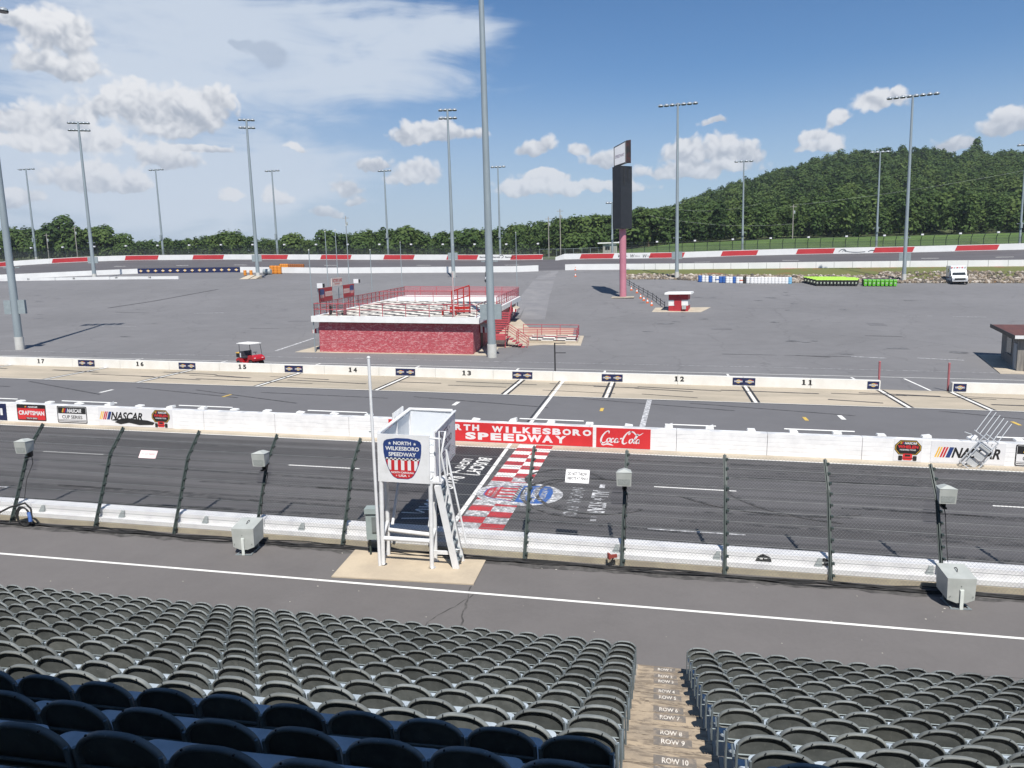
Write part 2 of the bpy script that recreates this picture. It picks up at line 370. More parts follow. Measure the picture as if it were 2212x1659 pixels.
fan_sheet('infield_paving', A_INF, 150.0, 166.0, .0, u1=UC[10])
BANKM = pm('bank_grass', (.115,.125,.035), (.20,.095,.042), .16, .95, coord='World', fine=.25, contrast=(.52,.66))
fan_sheet('grass_bank', BANKM, 143.5, 166.0, .0, u0=UC[10], steps=[146, 155])
fan_sheet('back_straight', A_FAR, 166.0, 188.0, .0, steps=[172, 179])
fan_sheet('grass_slope', GRASS, 188.0, 236.0, .03, u0=UC[9], steps=[200, 212])
# ---------------------------------------------------------------- painted markings
LINE = pm('line_paint', (.80,.79,.74), (.66,.65,.62), 1.2, .6, coord='World', fine=.12)
WORN = pm('worn_line_paint', (.62,.62,.62), (.24,.24,.245), 5, .7, coord='World', fine=.2, contrast=(.35,.6))
YLINE = pm('yellow_line_paint', (.62,.42,.08), (.5,.34,.08), 3, .6, coord='World')
LRED = pm('painted_red', (.47,.03,.035), (.30,.03,.035), 2.5, .6, coord='World', fine=.15)
LBLUE = pm('painted_blue', (.03,.11,.36), (.03,.09,.28), 2.5, .6, coord='World', fine=.15)
LBLK = pm('painted_black', (.020,.021,.023), (.03,.03,.032), 1.0, .6, coord='World')
RUB = pm('tyre_rubber', (.035,.034,.035), (.085,.08,.08), 3, .8, coord='World', contrast=(.4,.65))
def gq(m, x0, y0, x1, y1, w, mi, dz):           # painted line on the front-straight plane
    a = Vector((x0,y0,0)); b = Vector((x1,y1,0)); d = (b-a).normalized(); r = Vector((d.y,-d.x,0))*w/2
    m.add([W(*(a-r)[:2],dz), W(*(a+r)[:2],dz), W(*(b+r)[:2],dz), W(*(b-r)[:2],dz)], [(0,1,2,3)], mi)
def gl(m, pts, w, mi, dz):                      # line that follows the terrain
    P = []
    for a, b in zip(pts, pts[1:]):
        n = max(1, int(abs(b[1]-a[1])/4+abs(b[0]-a[0])/8)); P += [(a[0]+(b[0]-a[0])*k/n, a[1]+(b[1]-a[1])*k/n) for k in range(n)]
    P.append(pts[-1]); vs = []
    for i, p in enumerate(P):
        q = P[min(i+1, len(P)-1)]; o = P[max(i-1, 0)]; d = Vector((q[0]-o[0], q[1]-o[1])).normalized()
        for s in (-1, 1):
            x, y = p[0]-d.y*s*w/2, p[1]+d.x*s*w/2; vs.append(W(x, y, GH(x, y)+dz))
    m.add(vs, [(2*i, 2*i+1, 2*i+3, 2*i+2) for i in range(len(P)-1)], mi)
m = MB()
gq(m, -60, 18.42, 50, 18.42, .105, 0, .006)
SEAM = pm('dark_seam', (.055,.052,.05), (.10,.095,.09), 4, .9, coord='World', contrast=(.4,.65))
def wob(x0, y0, x1, y1, w, dz, mi=1, n=18, j=.05):
    vs = []
    for k in range(n+1):
        s = k/n; x, y = x0+(x1-x0)*s+random.uniform(-j,j), y0+(y1-y0)*s+random.uniform(-j,j); ww = w*random.uniform(.4,1.4)/2; L = math.hypot(x1-x0,y1-y0); a, b = -(y1-y0)/L*ww, (x1-x0)/L*ww
        vs += [W(x-a,y-b,dz), W(x+a,y+b,dz)]
    m.add(vs, [(2*k,2*k+2,2*k+3,2*k+1) if (y1-y0)*0+1 and (x1-x0) > abs(y1-y0) else (2*k,2*k+1,2*k+3,2*k+2) for k in range(n)], mi)
wob(-4.75, 18.85, -4.25, 14.9, .05, .004); wob(-4.6, 18.3, -5.9, 15.0, .03, .004); wob(-18, 15.6, -9, 15.9, .025, .004); wob(3, 16.2, 12, 16.8, .025, .004); wob(-30, 20.55, 14, 20.55, .30, .005, 1, 120, .06)
struct(m, 'apron_markings', [LINE, SEAM])
LIT = pm('litter_scrap', (.55,.52,.46), (.3,.28,.25), 8, .8); m = MB()
for k in range(70):
    x, y = random.uniform(-16, 12), random.uniform(14.6, 20.6); s = random.uniform(.008,.028); m.add([W(x-s,y,.008), W(x+s*.8,y-s*.6,.012), W(x+s,y+s,.008), W(x-s*.5,y+s,.016)], [(0,1,2,3)])
tag(m.build('litter', LIT), 'small scraps of litter and grit scattered on the apron', 'litter', kind='stuff')
CORC = pm('pale_pad_concrete', (.49,.41,.30), (.40,.335,.25), .9, .85, coord='World', fine=.08, bump=.1)
m = MB()
m.add([W(-8.66,18.66,.03), W(-4.72,18.9,.03), W(-4.78,20.75,.03), W(-8.8,20.75,.03), W(-8.66,18.66,-.05), W(-4.72,18.9,-.05)], [(0,1,2,3),(4,5,1,0)])
struct(m, 'flagstand_pad', CORC)
m = MB()
gq(m, -110, 34.12, 80, 34.12, .12, 0, .008)
for x0, x1, y in ((-27.5,-24.4,29.5),(-15.4,-12.2,29.4),(-.1,2.95,29.1),(11.7,14.8,29.0),(-39.5,-36.4,29.6),(23.8,26.9,28.9)): gq(m, x0, y, x1, y, .11, 0, .008)
for x0, x1, y in ((-.25,2.8,24.25),(-27.5,-24.4,24.3),(11.7,14.8,24.2)): gq(m, x0, y, x1, y, .09, 1, .008)
# black patch with lettering, start-finish line, chequers, crest
m.add([W(x,y,.006) for x,y in ((-9.2,34.05),(-6.95,34.05),(-6.62,22.5),(-8.15,22.5))], [(0,1,2,3)], 4)
gq(m, -6.88, 35.0, -6.52, 22.6, .17, 0, .009)
y = 34.9; k = 0; x0b = -6.36
while y > 22.6:
    L = .62
    for c in (0, 1):
        x0 = -6.42+c*.80; mi = 2 if (k+c) % 2 else (0 if y > 29.6 else 1)
        m.add([W(x0,y-L,.012), W(x0+.80,y-L,.012), W(x0+.80,y,.012), W(x0,y,.012)], [(0,1,2,3)], mi)
    y -= L; k += 1
RT = (None, -UY, UX, UN)                         # letters turned: their tops towards the right, reading towards the stand
def turned(x, y): return (W(x, y), -UY, UX, UN)
f = turned(-5.0, 27.2)
ov = [(1.42*cos(t), 1.62*abs(sin(t))**.9*(1 if sin(t) > 0 else -1)) for t in np.linspace(0, 2*PI, 40, endpoint=False)]
m.flat([ov], f, .016, 1)
def crest_shape(t):                              # half width of the badge outline at height t
    return float(np.interp(t, [0,.02,.05,.10,.20,.35,.5,.65,.85,.92,.96,.985,1.0], [.28,.40,.50,.59,.71,.84,.93,.985,1.0,.94,.80,.58,.30]))
def crest(m, fr, x, y, w, h, d, cw, cb, cr, ck, words=True):
    def slab(t0, t1, mi, a=-1.0, b=1.0, dd=0.0, n=8):
        P = []
        for k in range(n):
            ta, tb = t0+(t1-t0)*k/n, t0+(t1-t0)*(k+1)/n; fa, fb = crest_shape(ta)*w/2, crest_shape(tb)*w/2
            la, lb = max(a*w/2, -fa), max(a*w/2, -fb); ra, rb = min(b*w/2, fa), min(b*w/2, fb)
            if ra > la and rb > lb: P.append([(x+la,y+ta*h),(x+ra,y+ta*h),(x+rb,y+tb*h),(x+lb,y+tb*h)])
        m.flat(P, fr, d+dd, mi)
    rim = []                                   # dark outline
    for sgn in (1, -1):
        for t_ in (np.linspace(0, 1, 26) if sgn == 1 else np.linspace(1, 0, 26)): rim.append((x+sgn*crest_shape(t_)*w*.522, y+h*(.5+(t_-.5)*1.035)))
    m.flat([rim], fr, d-.0015, cb)
    slab(.52, 1.0, cb, n=14); slab(0, .20, cr, n=8); slab(.20, .46, cr)
    for k in range(5): slab(.21, .455, cw, -.80+k*.36, -.62+k*.36, .0015)
    slab(.46, .52, cw, n=2)
    for r in range(2):
        for k in range(18):
            if (k+r) % 2: slab(.46+r*.03, .49+r*.03, ck, -1+k/9, -1+(k+1)/9, .0015, 1)
    if words:
        m.text('NORTH', fr, x-.24*w, y+.845*h, .48*w, .092*h, d+.003, cw, .03); m.text('WILKESBORO', fr, x-.46*w, y+.705*h, .92*w, .10*h, d+.003, cw, .03)
        m.text('SPEEDWAY', fr, x-.375*w, y+.56*h, .75*w, .10*h, d+.003, cw, .03)
        m.text('NORTH CAROLINA', fr, x-.31*w, y+.125*h, .62*w, .05*h, d+.003, cw, .03); m.text('USA', fr, x-.11*w, y+.04*h, .22*w, .06*h, d+.003, cw, .03)
        for sx, sy, q in ((-.34,.88,.045),(.34,.88,.045),(-.17,.07,.025),(.17,.07,.025)):
            st = [((q if k % 2 == 0 else q*.42)*sin(k*PI/5), (q if k % 2 == 0 else q*.42)*cos(k*PI/5)) for k in range(10)]
            m.flat([[(x+sx*w+a*w, y+sy*h+b*h*.95) for a, b in st]], fr, d+.003, cw)
crest(m, f, 0, -1.28, 2.1, 2.45, .020, 1, 3, 2, 4)
f = turned(-8.35, 31.2)
m.text('BUSCH', f, -1.0, .62, 2.4, .62, .010, 0, .02, .15); m.text('LIGHT', f, -.7, .0, 1.8, .45, .010, 0, .02, .15)
f = turned(-8.2, 28.9)
def stroke(m, fr, pts, w, d, mi, n=7):           # brush stroke through pts = (x, y[, width])
    P = [(p[0], p[1], p[2] if len(p) > 2 else 1.0) for p in pts]; Q = []
    for i in range(len(P)-1):
        a, b, c, e = P[max(i-1,0)], P[i], P[i+1], P[min(i+2, len(P)-1)]
        for k in range(n):
            t = k/n; Q.append(tuple(.5*(2*b[j]+(c[j]-a[j])*t+(2*a[j]-5*b[j]+4*c[j]-e[j])*t*t+(3*b[j]-a[j]-3*c[j]+e[j])*t**3) for j in range(3)))
    Q.append(P[-1]); o, u, v, nn = fr; vs = []
    for i, q in enumerate(Q):
        a, b = Q[max(i-1,0)], Q[min(i+1, len(Q)-1)]; L = math.hypot(b[0]-a[0], b[1]-a[1]) or 1
        nx, ny = -(b[1]-a[1])/L, (b[0]-a[0])/L; hw = w*q[2]/2
        for s in (1, -1): vs.append(o+u*(q[0]+nx*hw*s)+v*(q[1]+ny*hw*s)+nn*d)
    m.add(vs, [(2*i, 2*i+1, 2*i+3, 2*i+2) for i in range(len(Q)-1)], mi)
# script lettering on the black patch
for pts in ([(-.9,.95),(-.5,1.1),(-.6,.3),(-.75,-.1),(-.1,.1),(.1,.5),(-.05,.6),(-.1,.2),(.15,.05),(.4,.5)],[(.4,.5),(.35,.1),(.6,.1),(.75,.5),(.7,.1),(.95,.1),(1.1,.45)],[(1.1,.45),(1.25,.0),(1.5,.15),(1.55,.5),(1.3,.5),(1.25,.1)],[(-1.1,.2),(.2,-.35),(1.6,-.25)],
            [(2.6,.5),(2.75,.1),(3.0,.4),(3.1,.05),(3.35,.35)],[(3.4,.6),(3.5,.1),(3.8,.4),(3.9,.0)],[(4.1,.5),(4.2,.0),(4.5,.35),(4.6,-.4)],[(5.0,.7),(5.2,-.2)]):
    stroke(m, f, pts, .085, .010, 0)
m.text('ALL', turned(-2.35,28.2), 0, 0, .95, .62, .010, 1, .03); m.text('STAR', turned(-2.35,26.75), 0, 0, 1.35, .62, .010, 1, .03)
m.flat([[(-.1+(.18 if k % 2 == 0 else .08)*sin(k*PI/5), .3+(.24 if k % 2 == 0 else .1)*cos(k*PI/5)) for k in range(10)]], turned(-2.35,26.98), .010, 1)
m.rect(0,.2,.5,.4, turned(-2.35,29.0), .010, 1); m.rect(0,.2,.45,.4, turned(-2.35,25.1), .010, 1)
m.text('NASCAR', turned(-3.15,28.4), 0, 0, 2.0, .5, .010, 5, .02); m.text('RACE', turned(-3.15,26.1), 0, 0, 1.2, .5, .010, 5, .02)
for s in range(26):                             # tyre tracks
    x = random.uniform(-30, 12); y = random.choice([23.2,25,26.4,27.6,31.3,32.2,33])+random.uniform(-.4,.4); L = random.uniform(5, 16); cv = random.uniform(-.6,.6)
    P = [(x+L*t, y+cv*t*t) for t in np.linspace(0, 1, 8)]
    vs = [];
    for px_, py_ in P: vs += [W(px_, py_-.1, .004), W(px_, py_+.1, .004)]
    m.add(vs, [(2*i,2*i+2,2*i+3,2*i+1) for i in range(7)], 6)
FADE = pm('faded_lettering', (.42,.42,.43), (.10,.10,.10), 6, .7, coord='World', contrast=(.35,.6))
def ring(m, cx, cy, r, w, a0, a1, mi, dz):
    vs = []
    for t in np.linspace(a0, a1, 26):
        for q in (r-w/2, r+w/2): vs.append(W(cx+q*cos(t), cy+q*sin(t), dz))
    m.add(vs, [(2*i,2*i+1,2*i+3,2*i+2) for i in range(25)], mi)
for cx, cy, r, a0, a1 in ((-2.2,27.6,2.2,1.2,5.6),(-2.4,27.4,2.5,2.0,4.9),(-3.6,29.4,1.5,.2,4.0),(6.5,30,4,3.3,4.6),(4.5,31.5,5,3.9,5.2)): ring(m, cx, cy, r, .16, a0, a1, 6, .021)
struct(m, 'track_markings', [LINE, WORN, LRED, LBLUE, LBLK, FADE, RUB])
m = MB()
gq(m, -110, 48.52, 80, 48.52, .10, 0, .010); gq(m, -110, 48.40, 80, 48.40, .10, 4, .008)
SX = [-62.8,-53.7,-44.6,-36.9,-27.6,-18.8,-9.95,-3.35,5.85,14.6,19.05,28.0]
for i, x in enumerate(SX):
    for o, w, mi, dz in ((-.20,.14,4,.009),(.20,.14,4,.009),(0,.18,0,.011)): gq(m, x+o, 55.2, x+o, 48.55, w, mi, dz)
gq(m, -6.9, 55.2, -6.7, 36, .20, 0, .012); gq(m, -7.15, 55.2, -6.95, 40, .09, 4, .011)
gq(m, -.6, 48.3, -.95, 36, .30, 1, .010)
for px, py in ((230,845),(985,872),(1818,902)): x, y, _ = at_h(px, py); gq(m, x, y-.6, x, y+.6, .25, 0, .01)
for px, py in ((490,855),(1300,885),(2195,915),(1740,905)): x, y, _ = at_h(px, py); gq(m, x, y-.5, x, y+.5, .2, 2, .01)
for s in range(30):
    x = random.uniform(-60, 25); y = random.uniform(50, 53.8); L = random.uniform(3, 7)
    gq(m, x, y, x+L, y-random.uniform(0,.9), random.uniform(.12,.3), 3, .013)
    if s % 3 == 0: gq(m, x+3, 47.5+random.uniform(-1.5,.5), x+12, 45+random.uniform(-2,1), .16, 3, .006)
struct(m, 'pit_markings', [LINE, WORN, YLINE, RUB, LBLK])
m = MB()
gl(m, [(-80,60.3),(-30,60.9),(28,61.8)], .13, 0, .012); gl(m, [(-80,63.7),(-38,64.4),(8.7,65.7),(27,65.6)], .09, 1, .012)
for x in (-45.5,-37.2,-28.4,-19.6,-11.2,-4.2,5.2,14.2,17.9): gl(m, [(x, 55.5),(x+(-.1 if x < 10 else -.1), 61)], .16, 0, .012)
gl(m, [at_h(595,760)[:2], gpt(680,728,78)[:2]], .3, 1, .012)
for px, py, L in ((200,715,9),(1720,745,4),(1840,758,4),(1870,712,5),(1560,766,16),(1985,735,5),(1950,690,5),(2060,672,5),(2150,772,5),(420,690,6),(540,705,5),(250,670,8)):
    Y = 100 if py < 700 else (85 if py < 735 else 72); x, y, _ = gpt(px, py, Y); gl(m, [(x,y),(x+L*.7,y-random.uniform(-.8,.8))], random.uniform(.1,.22), random.choice([1,3,3]), .012)
gl(m, [gpt(470,597,128)[:2], gpt(330,615,112)[:2], gpt(230,628,104)[:2]], .5, 3, .012)

# white broken line on the far straight
for px in (245,380,505,700,900,1090,1500,1690,1990,2150,2420):
    x, y, _ = gpt(px, 560, 177); gl(m, [(x,y),(x+3.4,y)], .22, 0, .02)
struct(m, 'infield_markings', [LINE, WORN, YLINE, RUB])
DUST = pm('dusty_asphalt', (.215,.21,.21), (.165,.162,.168), .35, .9, coord='World', fine=.1)
m = MB()
gl(m, [gpt(1150,600,96)[:2], gpt(1165,600,120)[:2], gpt(1190,600,164)[:2]], 3.2, 0, .008); gl(m, [gpt(1110,600,100)[:2], gpt(1140,600,125)[:2], gpt(1185,600,164)[:2]], 1.6, 0, .010)
PATCH = pm('patched_asphalt', (.115,.113,.116), (.145,.142,.146), .5, .9, coord='World', fine=.12); OIL = pm('oil_stain', (.075,.074,.075), (.15,.148,.15), 1.6, .7, coord='World', contrast=(.35,.6))
for px, py, Y, wx, wy in ((1560,700,88,2.2,1.2),(1900,690,92,1.8,2),(640,690,92,2.6,1.4),(1250,720,82,2.5,1.2)):
    x, y, _ = gpt(px, py, Y); gl(m, [(x,y),(x,y+wy)], wx, 1, .012)
for k in range(60):
    x, y, _ = gpt(random.uniform(60,2150), 700, random.uniform(70,132))
    if -34 < x < -7 and y < 102: continue
    r = random.uniform(.12,.6); P = [W(x+r*random.uniform(.5,1.2)*cos(a)*1.7, y+r*random.uniform(.5,1.2)*sin(a), 0) for a in np.linspace(0, 2*PI, 11)[:-1]]
    P = [Vector((p.x, p.y, 0)) for p in P]; m.add([W(p.x, p.y, GH(p.x, p.y)+.016) for p in P], [tuple(range(10))], 2)
struct(m, 'worn_paving', [DUST, PATCH, OIL])
# ---------------------------------------------------------------- walls of the front straight and pits
def plane_wall(name, label, cat, x0, x1, y0, y1, h, mats, group=None, nx=1, mi=0, h0=0.0):
    t = thing(name, label, cat, (x0, y0, 0), 0, group); m = MB()
    n = max(1, nx)
    for k in range(n):
        a, b = x0+(x1-x0)*k/n, x0+(x1-x0)*(k+1)/n-(.02 if k < n-1 else 0)
        m.hexa([W(a,y0,h0),W(b,y0,h0),W(b,y1,h0),W(a,y1,h0),W(a,y0,h),W(b,y0,h),W(b,y1,h),W(a,y1,h)], mi)
    return t, m
def brickish(name, c1, c2):                      # painted block courses
    m = bpy.data.materials.new(name); m.use_nodes = True; nt = m.node_tree; h = G(nt); b = nt.nodes['Principled BSDF']
    P = nt.nodes.new('ShaderNodeNewGeometry').outputs['Position']; x, y, z = h.sep(P)
    zz = h.m('ADD', z, h.m('MULTIPLY', x, .027)); course = h.m('FRACT', h.m('MULTIPLY', zz, 5.0))
    joint = h.step(h.m('ABSOLUTE', h.m('SUBTRACT', course, .5)), .43, .5)
    n = h.noise(P, 1.5, 5, .65); st = h.noise(h.v('MULTIPLY', P, (.5, .5, 4)), 1.3, 5, .6)
    dash = h.step(h.noise(h.v('MULTIPLY', P, (1.2, 1, 9)), 1.0, 2, .5), .4, .6)
    col = h.mix(h.m('MULTIPLY', h.m('MULTIPLY', joint, dash), .62), h.mix(h.step(n, .35, .75), (*c1, 1), (*c2, 1)), (.35,.36,.37,1))
    scuff = h.step(st, .58, .8, 0, .34); col = h.mix(scuff, col, (.30,.30,.31,1))
    h.put(b.inputs['Base Color'], col); b.inputs['Roughness'].default_value = .6
    bn = nt.nodes.new('ShaderNodeBump'); bn.inputs['Strength'].default_value = .3; bn.inputs['Distance'].default_value = .02
    bn.invert = True; h.put(bn.inputs['Height'], joint); nt.links.new(bn.outputs[0], b.inputs['Normal'])
    return m
BLOCKW = brickish('white_block_paint', (.74,.74,.74), (.64,.64,.645))
SIGNW = pm('sign_white', (.66,.66,.67), (.61,.61,.62), 1.0, .5)
IWY = 35.0
t, m = plane_wall('inner_wall', 'long white painted inner wall along the front straight carrying the race signs', 'wall', -110, 80, IWY, IWY+.38, 1.0, None, nx=48)
m.build('wall', BLOCKW, t, wpos=True)
# steel caps along the top, with lengths of white rail behind
kx = -36.4; caps = []
while kx < 21: caps.append(kx); kx += 1.83
for i, x in enumerate(caps):
    q = MB(); tilt = random.choice([0,0,.05,.1,-.04])
    a, b = x+.08, x+.46
    q.hexa([W(a,35.40,1.003),W(b,35.40,1.003),W(b,35.72,1.003),W(a,35.72,1.003),W(a+.03,35.40,1.06),W(b-.03,35.40,1.06+tilt),W(b-.03,35.72,1.07+tilt),W(a+.03,35.72,1.07)])
    q.build('cap', WHITE, t, wpos=True)
for x0, x1 in ((-37,-34.8),(-32,-28.6),(-24.9,-21.8),(-17.6,-14.4),(-6.6,-3.5),(.3,2.6),(5.6,8.6),(14.3,17)):
    q = MB(); q.tube([W(x0,35.9,1.05),W(x1,35.9,1.05)], .035, 6); q.build('rail', WHITE, t, wpos=True)
def wframe(x, z=0.0, y=IWY, d=0.0): return (W(x, y-.004-d, z), UX, UN, -UY)
def sign_part(name, label, x0, x1, z0, z1, back, fn, y=IWY, parent=None, mats=None, d=.012):
    q = MB(); fr = (W(x0, y, z0), UX, UN, -UY)
    q.prism([(0,0),(x1-x0,0),(x1-x0,z1-z0),(0,z1-z0)], fr, .001, d, back); fn(q, fr, x1-x0, z1-z0, d+.002)
    o = q.build(name, mats or [SIGNW, BLACK, RED, BLUE, YELL, NAVY, SRED, PALEY], parent or t, wpos=True)
    if label: o['label'] = label
    return o
PALEY = pm('pale_gold', (.52,.36,.11), (.46,.32,.10), 3, .5)
SRED = pm('sign_red', (.56,.030,.035), (.50,.026,.03), 1.2, .5)
def rr(x0, y0, x1, y1, r, n=4):
    P = []
    for cx, cy, a in ((x1-r,y0+r,-PI/2),(x1-r,y1-r,0),(x0+r,y1-r,PI/2),(x0+r,y0+r,PI)):
        P += [(cx+r*cos(a+k*PI/2/n), cy+r*sin(a+k*PI/2/n)) for k in range(n+1)]
    return P
def nascar(q, fr, x, y, w, h, d, letters=1):
    bw = w*.07
    for k, (mi, a, b) in enumerate(((4,0,.35),(4,.55,.35),(2,1.15,.42),(2,1.75,.42),(3,2.45,.95))):
        x0 = x+bw*a; q.flat([[(x0,y),(x0+bw*b,y),(x0+bw*b+h*.33,y+h),(x0+h*.33,y+h)]], fr, d, mi)
    q.text('NASCAR', fr, x+bw*3.75, y, w-bw*3.75, h, d, letters, .035, .30)
def s51(q, fr, w, h, d): q.text('51', fr, w*.30, h*.3, w*.52, h*.42, d, 0, .04)
sign_part('painted_sign', 'navy panel with white number 51', -36.1, -34.72, .05, .96, 5, s51)
def scraft(q, fr, w, h, d):
    q.flat([rr(0,0,w,h,.07)], fr, d, 1); q.flat([rr(.05,.05,w-.05,h-.05,.05)], fr, d+.002, 6)
    q.rect(.05,h*.76,w-.05,h-.05,fr,d+.004,1); q.rect(w*.3,h*.07,w*.7,h*.20,fr,d+.004,1)
    nascar(q, fr, w*.28, h*.80, w*.44, h*.10, d+.006, 0); q.text('CRAFTSMAN', fr, w*.06, h*.34, w*.88, h*.27, d+.006, 0, .04); q.text('TRUCK SERIES', fr, w*.32, h*.10, w*.36, h*.08, d+.006, 0, .02)
sign_part('painted_sign', 'red badge with white lettering', -34.05, -32.25, .10, .98, 0, scraft)
def scup(q, fr, w, h, d):
    q.flat([rr(0,0,w,h,.07)], fr, d, 1); q.flat([rr(.045,.045,w-.045,h-.045,.05)], fr, d+.002, 0)
    q.rect(.06,h*.56,w-.06,h-.06,fr,d+.004,1); nascar(q, fr, w*.16, h*.62, w*.66, h*.24, d+.006, 0)
    q.text('CUP SERIES', fr, w*.16, h*.26, w*.68, h*.20, d+.006, 1, .015); q.rect(.06,h*.20,w-.06,h*.175,fr,d+.004,1); q.rect(.06,h*.09,w-.06,h*.13,fr,d+.004,1)
sign_part('painted_sign', 'black and white badge of the cup series', -31.55, -29.75, .06, .97, 0, scup)
def whelen(q, fr, x, y, w, h, d):
    P = [(.16,.28),(.84,.28),(1,.52),(1,.74),(.80,1),(.20,1),(0,.74),(0,.52)]
    q.flat([[(x+a*w,y+b*h) for a,b in P]], fr, d, 1); q.flat([[(x+(.5+(a-.5)*.93)*w,y+(.62+(b-.62)*.9)*h) for a,b in P]], fr, d+.002, 4); q.flat([[(x+(.5+(a-.5)*.89)*w,y+(.62+(b-.62)*.86)*h) for a,b in P]], fr, d+.004, 1)
    nascar(q, fr, x+.2*w, y+.80*h, .62*w, .11*h, d+.006, 0); q.text('WHELEN', fr, x+.12*w, y+.60*h, .76*w, .15*h, d+.006, 6, .04); q.text('MODIFIED TOUR', fr, x+.2*w, y+.49*h, .6*w, .07*h, d+.006, 0, .02)
    q.flat([rr(x+.32*w,y+.02*h,x+.68*w,y+.34*h,.06)], fr, d+.008, 6)                                # open-wheel car seen from the front
    for a in (.16,.70): q.flat([rr(x+a*w,y,x+(a+.15)*w,y+.24*h,.04)], fr, d+.008, 1)
    q.rect(x+.40*w,y+.20*h,x+.60*w,y+.30*h,fr,d+.010,1); q.rect(x+.30*w,y+.10*h,x+.70*w,y+.13*h,fr,d+.010,1)
def snas1(q, fr, w, h, d):
    nascar(q, fr, .05, .32, 2.55, .43, d); whelen(q, fr, 3.15, .02, 1.05, .92, d)
    q.flat([[(.95,.20),(1.3,.10),(1.8,.20),(2.4,.10),(3.2,.14),(3.3,.26),(2.9,.36),(2.3,.40),(1.7,.44),(1.3,.38)],[(.75,.30),(1.0,.28),(1.4,.34),(1.0,.38)]], fr, d+.012, 1)   # scrape of black rubber
sign_part('painted_sign', 'race series lettering scraped with black tyre rubber', -29.05, -24.7, .02, .99, 0, snas1)
def snw(q, fr, w, h, d):
    
    def spread(s, x0, x1, y, hh, wd):           # widely spaced heavy capitals
        n = len(s); p = (x1-x0-wd)/(n-1)
        for k, c_ in enumerate(s): ww = {'I': .35, 'W': 1.35}.get(c_, 1.0)*wd; q.text(c_, fr, x0+k*p+(wd-ww)/2, y, ww, hh, d, 0, .055)
    spread('NORTH', 2.50, 4.55, h*.57, h*.32, .34); spread('WILKESBORO', 5.24, 9.90, h*.54, h*.32, .40); spread('SPEEDWAY', 3.87, 8.73, h*.11, h*.38, .52)
sign_part('painted_sign', 'red panel with white speedway name', -12.95, -2.98, .04, .97, 6, snw)
def scoke(q, fr, w, h, d):
    S = h*.30; ox, oy = .16, h*.20
    o, u, v, nn = fr; f2 = (o+u*ox+v*oy, u*S, v*S+u*S*.28, nn)
    W_ = .20
    for pts in ([(1.02,1.75,.6),(.98,2.05,.9),(.72,2.15,.8),(.30,1.75,1.2),(.05,1.0,1.5),(.15,.30,1.4),(.55,.10,1.1),(1.0,.38,.6)],          # C
                [(1.25,.95,.7),(1.05,.75,1.1),(1.10,.35,1.2),(1.35,.25,.8),(1.55,.55,1),(1.48,.90,1),(1.22,.95,.6)],                      # o
                [(2.10,.85,.9),(1.92,.95,.8),(1.74,.70,1.1),(1.80,.32,1.2),(2.05,.28,.7),(2.25,.5,.5)],                                   # c
                [(2.72,.90,.7),(2.48,.92,.8),(2.34,.60,1.1),(2.42,.28,1.1),(2.62,.36,.7),(2.76,.85,.9),(2.74,.35,1.2),(2.95,.30,.7),(3.1,.5,.4)],  # a
                [(3.10,.92,1.1),(3.42,.98,1.1)],                                                                                         # hyphen
                [(4.42,1.65,.6),(4.45,1.95,.8),(4.25,1.85,.7),(4.30,1.60,.6)],
                [(4.75,2.05,.5),(4.35,2.20,.8),(3.90,1.80,1.2),(3.62,1.0,1.5),(3.70,.30,1.4),(4.05,.08,1.1),(4.42,.34,.6)],              # C
                [(4.95,.92,.7),(4.75,.75,1.1),(4.78,.35,1.2),(5.02,.22,.8),(5.22,.52,1),(5.16,.88,1),(4.92,.92,.6)],                      # o
                [(5.35,.42,.5),(5.72,1.25,.9),(5.78,1.75,.8),(5.62,1.65,.9),(5.46,.85,1.2),(5.52,.30,1.1),(5.72,.30,.6)],                 # l
                [(6.22,.85,.7),(5.98,.88,.8),(5.84,.58,1.1),(5.92,.26,1.1),(6.12,.34,.7),(6.26,.82,.9),(6.24,.34,1.2),(6.46,.32,.6)],     # a
                [(4.35,2.18,.5),(4.9,2.12,1.0),(5.5,1.70,.9),(6.05,1.65,.8),(6.55,2.05,.3)],                                             # top flourish
                [(.15,.30,.5),(.55,-.22,.9),(1.2,-.05,1.3),(1.8,-.12,1.2),(2.35,-.30,.3)]):                                               # lower flourish
        stroke(q, f2, pts, W_, d, 0, 6)
sign_part('painted_sign', 'red panel with white flowing script', -2.82, -.34, .04, .97, 6, scoke)
sign_part('painted_sign', 'black and red badge with an open-wheel car', 10.02, 11.15, .03, .99, 0, lambda q, fr, w, h, d: whelen(q, fr, .03, .03, w-.06, h-.06, d))
sign_part('painted_sign', 'black italic lettering with yellow red and blue bars', 11.5, 14.4, .05, .98, 0, lambda q, fr, w, h, d: nascar(q, fr, .15, .22, 2.55, .46, d))
sign_part('painted_sign', 'black and white badge cut by the right edge', 14.78, 16.6, .04, .97, 0, scup)
